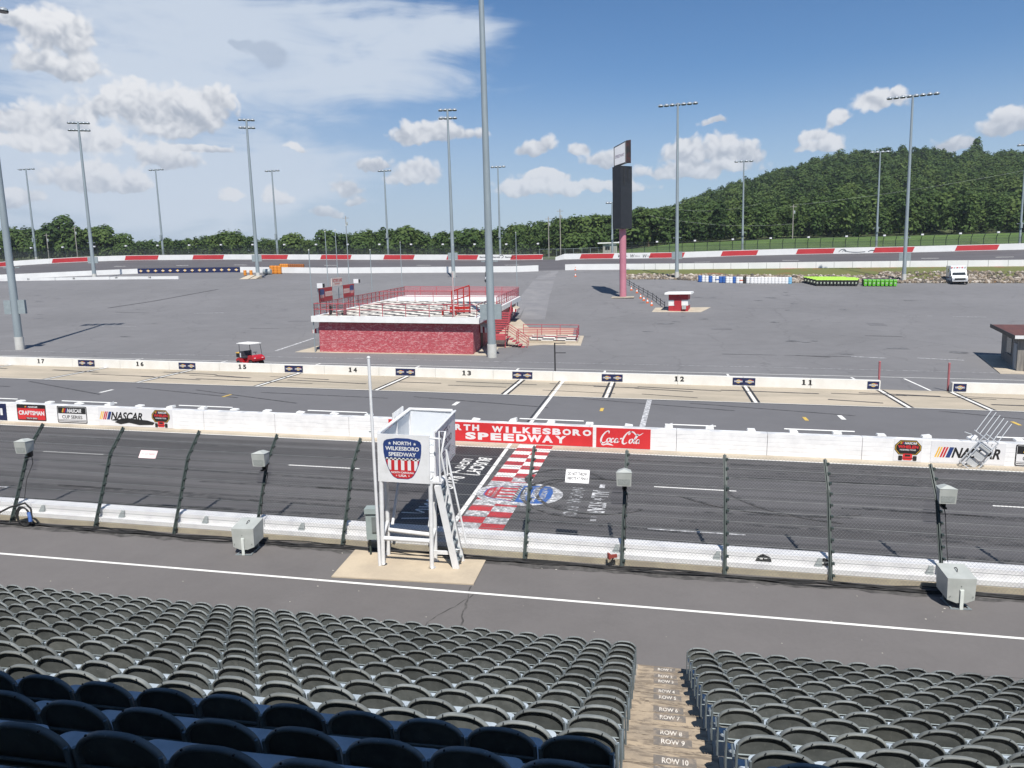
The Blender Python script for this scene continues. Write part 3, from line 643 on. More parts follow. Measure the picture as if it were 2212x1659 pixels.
# front retaining wall under the fence
t = thing('retaining_wall', 'low white retaining wall with beige footing below the catch fence', 'wall', (-30, 21, 0)); RW = t
BEIGE = pm('beige_footing', (.42,.37,.27), (.33,.29,.22), 1.5, .85, coord='World', fine=.12)
SCUFW = pm('scuffed_white', (.68,.68,.68), (.52,.52,.54), 2.2, .6, coord='World', fine=.06, contrast=(.45,.8))
m = MB(); m.hexa([W(-60,21.02,0),W(45,21.02,0),W(45,21.9,0),W(-60,21.9,0),W(-60,21.02,.15),W(45,21.02,.15),W(45,21.8,.15),W(-60,21.8,.15)]); m.build('footing', BEIGE, t, wpos=True)
m = MB()
for z0, z1, y0, y1 in ((.152,.30,21.08,21.76),(.302,.53,21.30,21.76)): m.hexa([W(-60,y0,z0),W(45,y0,z0),W(45,y1,z0),W(-60,y1,z0),W(-60,y0,z1),W(45,y0,z1),W(45,y1,z1),W(-60,y1,z1)])
m.build('parapet', SCUFW, t, wpos=True)
PLATE = pm('grey_plate', (.33,.36,.36), (.28,.31,.31), 3, .5)
for x in (-20.2,-17.2,-14.2,-10.9,-8.6,-1.2,1.6,4.3,7.1,9.8):
    q = MB(); q.hexa([W(x,21.2,.302),W(x+.2,21.2,.302),W(x+.2,21.292,.302),W(x,21.292,.302),W(x+.1,21.25,.52),W(x+.2,21.25,.52),W(x+.2,21.292,.52),W(x+.1,21.292,.52)]); q.build('bracket', PLATE, t, wpos=True)
for x in (2.75, 4.35):
    q = MB(); fr = (W(x,21.295,.31), UX, UN, -UY); q.flat([[(0,0),(.44,0),(.40,.13),(.2,.22),(.06,.14)]], fr, .003, 0); q.rect(.12,.06,.2,.1,fr,.005,1); q.rect(.24,.08,.32,.11,fr,.005,1); q.build('stencil', [BLACK, WHITE], t, wpos=True)
# pit wall, two lengths with a gap
PITW = pm('pit_wall_white', (.70,.69,.65), (.63,.61,.56), .8, .55, coord='World', fine=.05)
def pit_wall(label, x0, x1, nums, signs, nx):
    tt, m = plane_wall('pit_wall', label, 'wall', x0, x1, 55.0, 55.4, .66, None, 'pit walls', nx)
    m.build('wall', PITW, tt, wpos=True)
    for s, x in nums:
        q = MB(); fr = (W(x, 55.0, .22), UX, UN, -UY)
        if '1' in s:                              # heavy slab-serif figures
            for k, ch in enumerate(s):
                a = (k-1)*.42+.02
                if ch == '1': q.rect(a+.10,0,a+.22,.36,fr,.006,0); q.rect(a+.03,0,a+.29,.05,fr,.007,0); q.flat([[(a+.03,.28),(a+.10,.27),(a+.12,.36),(a+.1,.36)]],fr,.007,0)
                else: q.text(ch, fr, a, 0, .28, .36, .006, 0, .045)
        q.build('painted_number', BLACK, tt, wpos=True)
    for x0_, x1_, n in signs:
        def fn(q, fr, w, h, d, n=n):
            for k in range(n):
                c = w*(k+.5)/n; a, b = .24, .15
                q.flat([[(c-.24,h*.5),(c-.1,h*.5-.10),(c,h*.5-.14),(c+.1,h*.5-.10),(c+.24,h*.5),(c+.1,h*.5+.10),(c,h*.5+.14),(c-.1,h*.5+.10)]], fr, d, 7)
                q.rect(c-.28,h*.5-.052,c+.28,h*.5+.052,fr,d+.002,0); q.text('SUNOCO', fr, c-.27, h*.5-.045, .54, .09, d+.004, 5, .02); q.flat([[(c+.0,h*.82),(c+.22,h*.62),(c+.26,h*.66)]], fr, d+.004, 6)
        sign_part('sign_board', None, x0_, x1_, .10, .60, 5, fn, y=55.0, parent=tt, d=.03)
    return tt
SGN = [(-56.4,-54.9,2),(-47.14,-45.62,2),(-37.93,-36.45,2),(-28.75,-27.23,2),(-19.67,-18.13,2),(-10.66,-9.17,2),(-4.11,-2.62,2),(4.99,6.5,2),(13.78,14.52,1)]
pit_wall('long white pit wall with stall numbers 17 down to 11', -110, 14.6, [('18',-60),('17',-50.67),('16',-41.4),('15',-32.32),('14',-23.08),('13',-14.09),('12',1.38),('11',9.94)], SGN, 28)
pit_wall('short white pit wall at the right edge beyond the gap', 19.05, 80, [('10',27.5)], [(19.12,19.9,1)], 8)
PINK = pm('faded_red_paint', (.36,.12,.13), (.28,.095,.105), 3, .6)
for x, lb in ((14.66,'faded red steel post at the left side of the pit wall gap'),(19.0,'faded red steel post at the right side of the pit wall gap')):
    t = thing('gate_post', lb, 'post', (x, 55.6, 0), 0, 'posts at the pit wall gap'); q = MB(); q.tube([(0,0,0),(0,0,1.85)], .07, 10); q.build('post', PINK, t)
    q = MB(); q.lathe([(.085,1.851),(.085,1.88),(.03,1.92)], 10); q.build('post_cap', PINK, t); q = MB(); q.box((0,0,.01),(.22,.22,.02)); q.build('base_plate', DKMET, t)
t = thing('pit_sign_post', 'thin black post with two side arms behind the pit wall', 'post', (-7.6, 55.9, 0)); q = MB(); q.box((0,0,1.35),(.09,.09,2.7)); q.build('post', BLACK, t)
for z in (2.66, 1.95): q = MB(); q.box((.42,0,z),(.78,.05,.05)); q.build('arm', BLACK, t)
# ---------------------------------------------------------------- catch fence
t = thing('catch_fence', 'tall black catch fence with leaning posts, cables and chain-link mesh', 'fence', (-21, 20.9, 0))
PX = [-26.5,-23.8,-21.0,-17.85,-15.0,-12.2,-9.32,-6.5,-3.7,-.9,1.92,4.68,7.45,10.2,13.0]
PROF = [(20.9,0.0),(21.9,2.25),(22.6,2.95)]
def fen(x, s):                                   # point on the fence sheet, s along its height 0..1
    L1, L2 = math.hypot(1.0,2.25), math.hypot(.7,.7); d = s*(L1+L2)
    if d < L1: return W(x, 20.9+1.0*d/L1, 2.25*d/L1)
    return W(x, 21.9+.7*(d-L1)/L2, 2.25+.7*(d-L1)/L2)
PSPK = {-21.0, -12.2, -.9, 7.45}
for i, x in enumerate(PX):
    q = MB(); P = [W(x, a, b) for a, b in PROF]
    for a, b in zip(P, P[1:]):
        d = (b-a).normalized()*.02; q.bar(a, b+d, .03, .13); q.bar(a, b+d, .10, .025)
    for s in np.linspace(.06, .97, 11):
        c = fen(x, s); q.box((c.x+.06, c.y-.05, c.z), (.07, .09, .06))
    q.build('post', DKMET, t, wpos=True)
WIRE = pm('galvanised_wire', (.22,.23,.23), (.16,.17,.17), 5, .5, .3)
for s in np.linspace(.06, .97, 11):
    q = MB(); q.tube([fen(x, s)+UY*.02 for x in PX], .007, 5); q.build('cable', WIRE, t, wpos=True)
q = MB(); S = .085; L = 3.45; x0, x1 = -27, 13.2; nb = 1.0; vs = []
def wire(xa, sa, xb, sb, r=.0015):
    a, b = fen(xa, sa), fen(xb, sb); q.bar(a, b, r*2, r*2)
k = x0-L
kink = math.hypot(1.0,2.25)/(math.hypot(1.0,2.25)+math.hypot(.7,.7))
def clipw(xs, dirn):                             # one diagonal wire, cut at the bend
    for sa, sb in ((0.0, kink), (kink, 1.0)):
        xa, xb = xs+dirn*sa*L, xs+dirn*sb*L
        if min(xa, xb) < x0 or max(xa, xb) > x1: continue
        wire(xa, sa, xb, sb)
while k < x1+L:
    clipw(k, 1); clipw(k, -1); k += S*1.15
o = q.build('chain_link', WIRE, t, wpos=True)
# notices hung on the fence
def notice(label, x, s0, s1, w, fn, mats):
    a, b = fen(x, s0), fen(x, s1); v = (b-a); h = v.length; v = v/h; n = UX.cross(v).normalized()
    o = bpy.data.objects.new('notice_sign', None); COL.objects.link(o); o.location = a-UX*w/2+n*.03; tag(o, label, 'sign', 'notices on the fence')
    q = MB(); fr = (Vector(o.location), UX, v, n); q.prism([(0,0),(w,0),(w,h),(0,h)], fr, 0, .012, 0); q.build('board', mats, o, wpos=True)
    q = MB(); fn(q, fr, w, h, .014); q.build('lettering', mats, o, wpos=True)
def f1(q, fr, w, h, d):
    q.text('DO NOT THROW', fr, w*.10, h*.53, w*.80, h*.26, d, 1, .03); q.text('OBJECTS AT FENCE', fr, w*.05, h*.17, w*.90, h*.26, d, 1, .03)
    for a, b in ((.03,.05),(.97,.05),(.03,.95),(.97,.95)): q.rect(a*w-.01,b*h-.012,a*w+.01,b*h+.012,fr,d,1)
notice('white fence notice with black capital letters in two lines', -2.30, .665, .79, .70, f1, [SIGNW, BLACK])
PINKS = pm('faded_pink_sign', (.78,.62,.62), (.70,.52,.52), 3, .6)
def f2(q, fr, w, h, d): q.text('DO NOT THROW', fr, w*.12, h*.42, w*.76, h*.22, d, 1, .01)
notice('small faded pink notice on the fence at left', -16.45, .68, .76, .62, f2, [PINKS, pm('faded_red_ink', (.62,.25,.25))])
# ---------------------------------------------------------------- loudspeakers
def pole_speaker(label, x, first=[None]):
    if first[0] is None:
        t = thing('pole_speaker', label, 'loudspeaker', (x, 21.45, 2.30), 0, 'grey speakers on the fence posts'); t.scale = (.8,.8,.8); first[0] = t
        q = MB(); w0, w1 = .25, .27
        q.hexa([(-w0,-.42,0),(w0,-.42,0),(w0-.08,.06,.04),(-w0+.08,.06,.04),(-w1,-.46,.50),(w1,-.46,.50),(w1-.06,.08,.46),(-w1+.06,.08,.46)]); q.build('cabinet', GREYBOX, t)
        q = MB(); A = [(-w1-.01,-.47,.502),(w1+.01,-.47,.502),(w1-.05,.09,.47),(-w1+.05,.09,.47),(0,-.30,.60),(0,.0,.56)]
        q.add(A, [(0,1,4),(1,2,5,4),(2,3,5),(3,0,4,5),(0,3,2,1)]); q.build('hood', GREYBOX, t)
        q = MB(); q.add([(-w0+.05,-.432,.05),(w0-.05,-.432,.05),(w1-.05,-.447,.26),(-w1+.05,-.447,.26)], [(0,1,2,3)]); q.build('grille', pm('speaker_grille', (.30,.32,.31), (.22,.24,.23), 60, .7, contrast=(.45,.55)), t)
        q = MB(); q.box((0,.02,-.10),(.16,.14,.24)); q.box((0,-.10,-.22),(.12,.26,.05)); q.build('bracket', BLACK, t)
        q = MB(); q.tube([(.02,.05,-.1),(.10,.0,-.5),(.04,-.35,-1.1),(.05,-.6,-1.9)], .014, 6); q.build('cable', BLKRUB, t)
    else: t = dup(first[0], (x, 21.45, 2.30), 0, label)
    return t
for x, lb in ((-20.55,'grey peaked loudspeaker on the fence post at the far left'),(-12.05,'grey peaked loudspeaker on the fence post left of the flag stand'),(-.9,'grey peaked loudspeaker on the fence post right of the white notice'),(7.45,'grey peaked loudspeaker on the rightmost fence post')): pole_speaker(lb, x)
def ground_speaker():
    t = thing('ground_speaker', 'grey ground speaker cabinet beside the fence left of the flag stand', 'loudspeaker', (-11.9, 20.05, 0), .10, 'grey speaker cabinets on the apron'); t.scale = (.80,.80,.80)
    q = MB(); w = .40
    bot = [(-w,-.42,.30),(-.14,-.44,.20),(.14,-.44,.20),(w,-.42,.30),(w,.42,.36),(-w,.42,.36)]; top = [(-w-.02,-.44,1.0),(-.14,-.46,1.0),(.14,-.46,1.0),(w+.02,-.44,1.0),(w+.02,.5,1.12),(-w-.02,.5,1.12)]
    q.add(bot+top, [(5,4,3,2,1,0),(6,7,8,9,10,11)]+[(i,(i+1)%6,6+(i+1)%6,6+i) for i in range(6)])
    for a, b in ((-.02,.75),(-.02,.5),(-.33,.42),(.33,.42)): q.box((a,-.462,b),(.022,.01,.022),1)
    q.build('cabinet', [GREYBOX, BLACK], t)
    q = MB(); q.box((0,-.485,.32),(.10,.03,.62)); q.box((0,-.47,.63),(.12,.03,.04)); q.build('bracket', pm('pale_bracket', (.60,.64,.60), (.55,.58,.55)), t)
    q = MB(); q.box((0,-.46,.02),(.62,.05,.03)); q.box((0,.3,.02),(.62,.05,.03)); q.box((.26,-.08,.02),(.05,.72,.03)); q.box((-.26,-.08,.02),(.05,.72,.03)); q.box((0,.28,.2),(.5,.05,.36)); q.build('base_frame', GALV, t)
    q = MB(); q.tube([(0,-.05,1.05),(.02,.0,1.13),(.03,.12,1.14),(.01,.2,1.09)], .014, 6); q.build('lifting_handle', BLACK, t)
    dup(t, (7.48, 20.15, 0), .05, 'grey ground speaker cabinet beside the fence at the right edge')
ground_speaker()
# ---------------------------------------------------------------- cabinet, cables, post by the flag stand
t = thing('electrical_cabinet', 'grey electrical cabinet on legs left of the flag stand', 'cabinet', (-8.05, 20.35, 0), .15)
EC = pm('pale_green_grey', (.27,.32,.315), (.23,.275,.27), 3, .5)
q = MB(); q.box((0,0,.95),(.36,.30,.78)); q.build('body', EC, t); q = MB(); q.box((.08,-.17,1.02),(.16,.05,.45)); q.build('meter', pm('meter_grey', (.16,.18,.18)), t)
q = MB(); q.box((0,-.02,1.42),(.40,.36,.15)); q.build('hood', EC, t)
for s in (-.13,.13): q = MB(); q.box((s,.05,.28),(.05,.05,.56)); q.build('leg', DKMET, t)
q = MB(); q.tube([(.13,-.12,.56),(.15,-.1,.3),(.16,0,0)], .03, 8); q.build('conduit', BLKRUB, t)
t = thing('cable_run', 'black cables lying along the foot of the fence', 'cable', (-10, 20.7, 0))
for j in range(5):
    P = []
    for k in range(90):
        x = -30+k*.5; P.append(W(x, 20.66+.10*sin(k*.35+j*1.7)+.07*sin(k*.9+j)+j*.03, .035+.03*max(0, sin(k*.5+j*2))))
    q = MB(); q.tube(P, .018, 6); q.build('strand', BLKRUB, t, wpos=True)
t = thing('cable_coil', 'coil of black cable with a blue end hung by the left fence post', 'cable', (-20.3, 20.6, 0))
for j in range(4):
    P = [W(-20.3+.24*cos(a)+.05*j, 20.66-.03*j, .34+.30*sin(a)) for a in np.linspace(0, 2*PI, 22)]; q = MB(); q.tube(P, .022, 6); q.build('loop', BLKRUB, t, wpos=True)
q = MB(); q.tube([W(-22.5,20.6,.05),W(-21.4,20.62,.28),W(-20.7,20.6,.62),W(-20.1,20.6,.80),W(-19.9,20.6,.62),W(-19.85,20.55,.3)], .03, 6); q.build('lead', BLKRUB, t, wpos=True)
CBL = pm('blue_sleeve', (.03,.09,.32), (.10,.18,.4), 8, .5); q = MB(); q.tube([W(-19.95,20.55,.52),W(-19.90,20.53,.36),W(-19.88,20.52,.22)], .06, 8); q.build('blue_sleeve', CBL, t, wpos=True)
t = thing('hose_coupling', 'small red fitting at the foot of the fence post with the middle speaker', 'fitting', (-1.15, 20.8, 0)); q = MB(); q.box((0,0,.34),(.26,.06,.09), 0, .5); q.box((-.1,0,.34),(.05,.14,.16), 0, .5); q.build('arm', pm('rust_red', (.25,.05,.04)), t); q = MB(); q.bar((.02,0,.3),(-.12,0,.02),.04,.04); q.build('stem', BLKRUB, t)
# ---------------------------------------------------------------- flag stand
FSW = pm('flagstand_white', (.66,.67,.68), (.55,.555,.55), 2.6, .5, fine=.06, contrast=(.4,.8))
t = thing('flag_stand', 'white steel flag stand on legs with round speedway badge on its front', 'flag stand', (-6.88, 19.75, 0))
FS = t; rot = -.085                               # the box swings slightly left as it reaches over the fence
def fp(a, d, h): return W(-6.88+a+d*rot, 19.75+d, h)
FL, TP, HW, DP = 2.56, 3.84, .72, 3.55
for a, d in ((-HW+.03,0),(HW+.02,.04),(-HW-.02,.72),(HW+.02,.52)):
    q = MB(); q.tube([fp(a,d,0), fp(a,d,FL)], .062, 12); q.tube([fp(a,d,0), fp(a,d,.03)], .12, 10); q.build('leg', FSW, t, wpos=True)
q = MB(); q.tube([fp(-HW+.08,.02,.80), fp(HW-.03,.04,.80)], .065, 10); q.tube([fp(-HW-.02,.72,.80), fp(HW,.52,.80)], .06, 10); q.tube([fp(-HW,0,.80), fp(-HW-.02,.72,1.05)], .055, 10); q.tube([fp(HW,.04,.80), fp(HW+.02,.52,1.0)], .055, 10)
q.box(tuple(fp(HW+.32,.22,.42)), (.62,.06,.10)); q.build('cross_brace', FSW, t, wpos=True)
for a in (-HW+.12, HW-.2): q = MB(); q.tube([fp(a,.75,.95), fp(a*.95,1.9,FL-.02)], .045, 8); q.build('strut', FSW, t, wpos=True)
q = MB(); q.hexa([fp(-HW,0.03,FL-.10),fp(HW,.03,FL-.10),fp(HW,DP,FL-.10),fp(-HW,DP,FL-.10),fp(-HW,.03,FL),fp(HW,.03,FL),fp(HW,DP,FL),fp(-HW,DP,FL)]); q.build('platform', FSW, t, wpos=True)
q = MB(); fr = (fp(-HW-.03,-.03,FL-.08), UX, UN, -UY); q.prism([(0,0),(1.50,0),(1.50,TP-FL+.08),(0,TP-FL+.08)], fr, 0, .03, 0)
crest(q, fr, .72, .12, 1.06, 1.12, .033, 0, 1, 2, 3)
# dark outline of the badge is its blue rim
q.build('front_panel', [FSW, BLUE, RED, BLACK], t, wpos=True)
LGT = pm('panel_white', (.62,.65,.68), (.56,.59,.62), 1.5, .5)
def vpan(name, a0, d0, a1, d1, z0, z1, th, mt):
    q = MB(); A, B = fp(a0,d0,0), fp(a1,d1,0); dd = (B-A).normalized(); n = Vector((dd.y,-dd.x,0))*th
    P = [fp(a0,d0,z0), fp(a1,d1,z0)]; T = [fp(a0,d0,z1), fp(a1,d1,z1)]
    q.hexa([P[0],P[1],P[1]-n,P[0]-n,T[0],T[1],T[1]-n,T[0]-n]); return q.build(name, mt, t, wpos=True)
vpan('side_panel', -HW, .02, -HW, DP, FL, TP-.10, .03, LGT)
vpan('rear_panel', -HW+.02, DP, HW-.02, DP, FL, TP-.06, .03, LGT)
q = MB(); q.tube([fp(-HW,0,TP), fp(-HW,DP,TP), fp(HW,DP,TP)], .055, 10)
q.tube([fp(-HW,1.9,FL), fp(-HW,1.9,TP)], .045, 8); q.tube([fp(-HW+.0,DP,FL), fp(-HW,DP,TP)], .05, 8); q.tube([fp(HW,DP,FL), fp(HW,DP,TP)], .05, 8); q.build('handrail', FSW, t, wpos=True)
q = MB()                                          # rack of flag holders on the left rail
for k in range(8): q.tube([fp(-HW-.05,1.7+k*.16,TP-.25), fp(-HW-.05,1.75+k*.16,TP+.22)], .035, 6)
q.build('flag_holder', FSW, t, wpos=True)
q = MB(); A = fp(HW+.09,.42,FL-.12); B = fp(HW+.09,DP-.05,FL-.12); u = (B-A); L = u.length; u = u/L; n = u.cross(UN).normalized(); fr = (A,u,UN,n)
q.prism([(0,0),(L,0),(L,1.42),(0,1.42)], fr, -.04, 0, 0)
for x0,y0,x1,y1 in ((.06,.06,L-.06,.075),(.06,1.345,L-.06,1.36),(.06,.075,.075,1.345),(L-.075,.075,L-.06,1.345)): q.rect(x0,y0,x1,y1,fr,.003,1)
q.text('NORTH', fr, .75, .98, 1.15, .22, .003, 1, .02); q.text('WILKESBORO', fr, .35, .66, 2.1, .22, .003, 1, .02); q.text('SPEEDWAY', fr, .55, .34, 1.7, .22, .003, 1, .02)
q.flat([[(2.15+(.07 if k % 2 == 0 else .03)*sin(k*PI/5), 1.09+(.07 if k % 2 == 0 else .03)*cos(k*PI/5)) for k in range(10)]], fr, .003, 1)
q.build('sign_panel', [SIGNW, NAVY], t, wpos=True)
q = MB(); q.tube([fp(HW+.1,.75,TP-.02+.48), fp(HW+.1,DP,TP+.02)], .03, 8) if False else q.tube([fp(HW+.09,.5,TP), fp(HW+.09,DP,TP+.0)], .035, 8); q.build('top_rail', FSW, t, wpos=True)
# steep stair on the right side
S0, S1 = fp(HW+.24,.30,FL-.15), fp(HW+.74,.35,.02)
St = lambda k, o=0.0: S0.lerp(S1, k)+UY*o
for o in (-.26, .30): q = MB(); q.bar(St(0,o), St(1,o), .05, .20, 0, (0,1,0)) if False else q.bar(St(0,o), St(1,o), .045, .19, 0, (1,0,.3)); q.build('stringer', FSW, t, wpos=True)
for k in range(9): q = MB(); c = St((k+.6)/9.3); q.box((c.x,c.y+.02,c.z), (.17,.50,.03)); q.build('tread', GALV, t, wpos=True)
q = MB(); A, B = St(0,-.26)+UN*1.0+UX*.10, St(.86,-.26)+UX*.22+UN*.25
q.tube([fp(HW+.02,.1,TP-.10), fp(HW+.34,.04,TP-.10)], .03, 8)
q.tube([fp(HW+.30,.04,FL), fp(HW+.30,.04,TP+.12), fp(HW+.46,.04,TP+.12), A+UX*.02-UN*.1, B, B-UX*.15-UN*.02], .03, 8)
q.tube([A+UY*.56-UN*.1, B+UY*.56], .03, 8)
for k in (.35,.7): q.tube([St(k,-.26), A.lerp(B, k)], .025, 6)
q.tube([A+UY*.56-UN*.1, fp(HW+.40,.6,FL)], .025, 6)
q.build('stair_rail', FSW, t, wpos=True)
q = MB(); q.box(tuple(fp(HW+.20,.30,FL-.05)), (.34,.56,.06)); q.box(tuple(fp(HW+.22,.30,FL-.2)), (.12,.5,.16)); q.build('landing', FSW, t, wpos=True)
t = thing('flag_pole', 'slim white pole rising along the left corner of the flag stand', 'pole', (-7.63, 19.64, 0)); q = MB(); q.tube([(0,0,0),(0,0,5.95)], .045, 10, 0, .04); q.build('shaft', FSW, t)
q = MB(); q.lathe([(.05,5.951),(.05,5.97),(.02,6.0)], 10); q.build('cap', FSW, t)
for z in (3.9, 4.4): q = MB(); q.box((-.06,0,z),(.08,.03,.03)); q.build('cleat', GALV, t)
# ---------------------------------------------------------------- aluminium crossover rack over the inner wall
ALU = pm('aluminium', (.62,.64,.65), (.55,.57,.58), 4, .35, .4)
t = thing('crossover_stile', 'folded aluminium crossover stile hooked on the inner wall over the series lettering', 'stile', (13.3, 34.7, 0))
def sp(a, b, dy=0.0):                              # a along the tilted rack, b across it
    ca, sa = cos(.92), sin(.92); return W(12.55+a*ca-b*sa, 34.72+dy, .18+a*sa+b*ca)
q = MB()
for b in (0, .62):
    q.tube([sp(0,-b), sp(1.55,-b)], .03, 6)
    q.tube([sp(0,-b,-.35), sp(1.1,-b,-.3)], .025, 6)
for a in (0,.40,.80,1.2,1.55): q.tube([sp(a,0), sp(a,-.62)], .025, 6); 
for b in (0,.62): q.tube([sp(.02,-b,-.35), sp(.02,-b)], .025, 6); q.tube([sp(1.1,-b,-.3), sp(1.1,-b)], .025, 6)
q.tube([sp(0,0,-.35), sp(0,-.62,-.35)], .025, 6); q.tube([sp(1.1,0,-.3), sp(1.1,-.62,-.3)], .025, 6)
q.build('frame', ALU, t, wpos=True)
for k in range(6):
    b = .22-k*.20; q = MB(); q.tube([sp(1.42,b,.4), sp(2.55,b+.02,.7)], .016, 6); q.tube([sp(1.42,b,.4), sp(1.40,b,.2)], .016, 6); q.build('rail', ALU, t, wpos=True)
q = MB(); q.tube([sp(1.42,.30,.4), sp(1.42,-.85,.4)], .02, 6); q.tube([sp(1.2,.32,.2), sp(1.1,.62,.2)], .02, 6); q.build('crossbar', ALU, t, wpos=True)
for k in range(3): q = MB(); c = [sp(.15+k*.38,-.06,-.17), sp(.15+k*.38,-.56,-.17), sp(.38+k*.38,-.56,-.17), sp(.38+k*.38,-.06,-.17)]; q.add(c+[x-UY*.02 for x in c], [(0,1,2,3),(7,6,5,4),(0,4,5,1),(1,5,6,2),(2,6,7,3),(3,7,4,0)]); q.build('tread', ALU, t, wpos=True)
# ---------------------------------------------------------------- victory-lane building
t = thing('victory_lane_building', 'low red brick building with white fascia, railed chequered roof deck and outside stairs', 'building', (-32.0, 68.35, 0)); VB = t
VB.rotation_euler = (0, 0, 0)
br = .052
def vb(a, d, h):                                  # a along the front, d towards the back, h up; the deck rises a little with the ground
    return W(-32.0+a*cos(br)-d*sin(br)*1.25, 68.35+a*sin(br)*.6+d*cos(br), h+d*.0175)
def vbox(q, a0, a1, d0, d1, h0, h1, m=0): q.hexa([vb(a0,d0,h0),vb(a1,d0,h0),vb(a1,d1,h0),vb(a0,d1,h0),vb(a0,d0,h1),vb(a1,d0,h1),vb(a1,d1,h1),vb(a0,d1,h1)], m)
BRICK = bpy.data.materials.new('painted_brick'); BRICK.use_nodes = True
h = G(BRICK.node_tree); b = BRICK.node_tree.nodes['Principled BSDF']; P = BRICK.node_tree.nodes.new('ShaderNodeNewGeometry').outputs['Position']
x, y, z = h.sep(P); bt = BRICK.node_tree.nodes.new('ShaderNodeTexBrick'); h.put(bt.inputs['Vector'], h.comb(h.m('ADD', x, y), z)); bt.inputs['Scale'].default_value = 2.6
bt.inputs['Mortar Size'].default_value = .02; bt.inputs['Color1'].default_value = (.43,.065,.085,1); bt.inputs['Color2'].default_value = (.33,.045,.062,1); bt.inputs['Mortar'].default_value = (.36,.09,.10,1)
chip = h.step(h.noise(h.v('MULTIPLY', P, (1.3,1.3,4.2)), 2.3, 5, .65, dist=1.2), .52, .58); damp = h.step(h.m('ADD', z, h.m('MULTIPLY', h.noise(P, .8, 4), 1.2)), 1.5, .9)
cc = h.mix(h.m('MULTIPLY', chip, .6), bt.outputs['Color'], (.62,.36,.36,1)); cc = h.mix(h.m('MULTIPLY', damp, .45), cc, (.12,.05,.05,1))
h.put(b.inputs['Base Color'], cc); b.inputs['Roughness'].default_value = .7
bn = BRICK.node_tree.nodes.new('ShaderNodeBump'); bn.inputs['Strength'].default_value = .5; bn.inputs['Distance'].default_value = .02; h.put(bn.inputs['Height'], bt.outputs['Fac']); bn.invert = True; BRICK.node_tree.links.new(bn.outputs[0], b.inputs['Normal'])
VW, VD = 15.0, 32.0
q = MB(); vbox(q, 0, VW, 0, VD, -.6, 2.9); q.build('wall', BRICK, t, wpos=True)
m2 = MB(); P = [(-33.9,67.75),(-15.2,68.2),(-16.0,72.2),(-9.3,77.2),(-8.2,80.6),(-12.5,80.6),(-17.5,96),(-34.6,96)]
def slab(name, P, z, mt, dz=.06):
    m = MB(); N = len(P); m.add([W(x,y,GH(x,y)+dz+z) for x,y in P]+[W(x,y,GH(x,y)-.05) for x,y in P], [tuple(range(N))]+[(i,(i+1)%N,N+(i+1)%N,N+i) for i in range(N)]); return struct(m, name, mt)
slab('building_pad', [(-34.3,67.8),(-15.1,68.4),(-15.6,73.5),(-11.6,76.0),(-7.8,75.8),(-8.2,83.0),(-13.6,84),(-17.6,96),(-33.6,76)], 0, CONC, .03)
q = MB(); vbox(q, -.55, VW+.65, -.55, VD+.3, 3.0, 3.55); q.build('fascia', WHITE, t, wpos=True)
DECK = bpy.data.materials.new('chequered_deck'); DECK.use_nodes = True
h = G(DECK.node_tree); b = DECK.node_tree.nodes['Principled BSDF']; P = DECK.node_tree.nodes.new('ShaderNodeNewGeometry').outputs['Position']; ck = DECK.node_tree.nodes.new('ShaderNodeTexChecker')
x, y, z = h.sep(P); h.put(ck.inputs['Vector'], h.comb(h.m('ADD', x, h.m('MULTIPLY', y, .06)), h.m('SUBTRACT', y, h.m('MULTIPLY', x, .03)), .5)); ck.inputs['Scale'].default_value = .82; ck.inputs['Color1'].default_value = (.72,.68,.60,1); ck.inputs['Color2'].default_value = (.05,.045,.04,1)
h.put(b.inputs['Base Color'], h.mix(h.step(h.noise(P, 1.5, 4), .5, .8, 0, .5), ck.outputs[0], (.40,.35,.28,1))); b.inputs['Roughness'].default_value = .6
q = MB(); vbox(q, .1, VW, .0, 21, 3.555, 3.57); q.build('roof_deck', DECK, t, wpos=True)
q = MB(); vbox(q, .1, VW, 21.02, VD, 3.555, 3.62); q.build('rear_deck', WHITE, t, wpos=True)
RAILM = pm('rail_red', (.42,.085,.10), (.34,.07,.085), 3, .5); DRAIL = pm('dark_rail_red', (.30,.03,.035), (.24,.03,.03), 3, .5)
def railing(pts, z0, name='railing', hh=1.15, step=2.1, mt=None, rails=(1.0,.52), r=.032, fn=vb):
    q = MB()
    for a, b in zip(pts, pts[1:]):
        L = math.hypot(b[0]-a[0], b[1]-a[1]); n = max(1, round(L/step))
        for k in range(n+1):
            p = (a[0]+(b[0]-a[0])*k/n, a[1]+(b[1]-a[1])*k/n); q.tube([fn(p[0],p[1],z0), fn(p[0],p[1],z0+hh)], r*1.1, 6)
        for rr_ in rails: q.tube([fn(*a,z0+hh*rr_), fn(*b,z0+hh*rr_)], r, 6)
    return q.build(name, mt or RAILM, t, wpos=True)
railing([(-.3,-.3),(VW+.4,-.3)], 3.56); railing([(VW+.4,-.3),(VW+.4,9)], 3.56, mt=DRAIL); railing([(VW+.4,12),(VW+.4,VD)], 3.56); railing([(VW+.4,VD),(-.3,VD)], 3.62); railing([(-.3,VD),(-.3,-.3)], 3.56, mt=DRAIL, step=1.6); railing([(-.3,20.5),(VW+.4,20.5)], 3.58)
PMESH = bpy.data.materials.new('pink_mesh'); PMESH.use_nodes = True
h = G(PMESH.node_tree); nt = PMESH.node_tree; o_ = nt.nodes['Material Output']; P = nt.nodes.new('ShaderNodeNewGeometry').outputs['Position']; b = nt.nodes['Principled BSDF']; b.inputs['Base Color'].default_value = (.40,.10,.12,1); b.inputs['Alpha'].default_value = .42
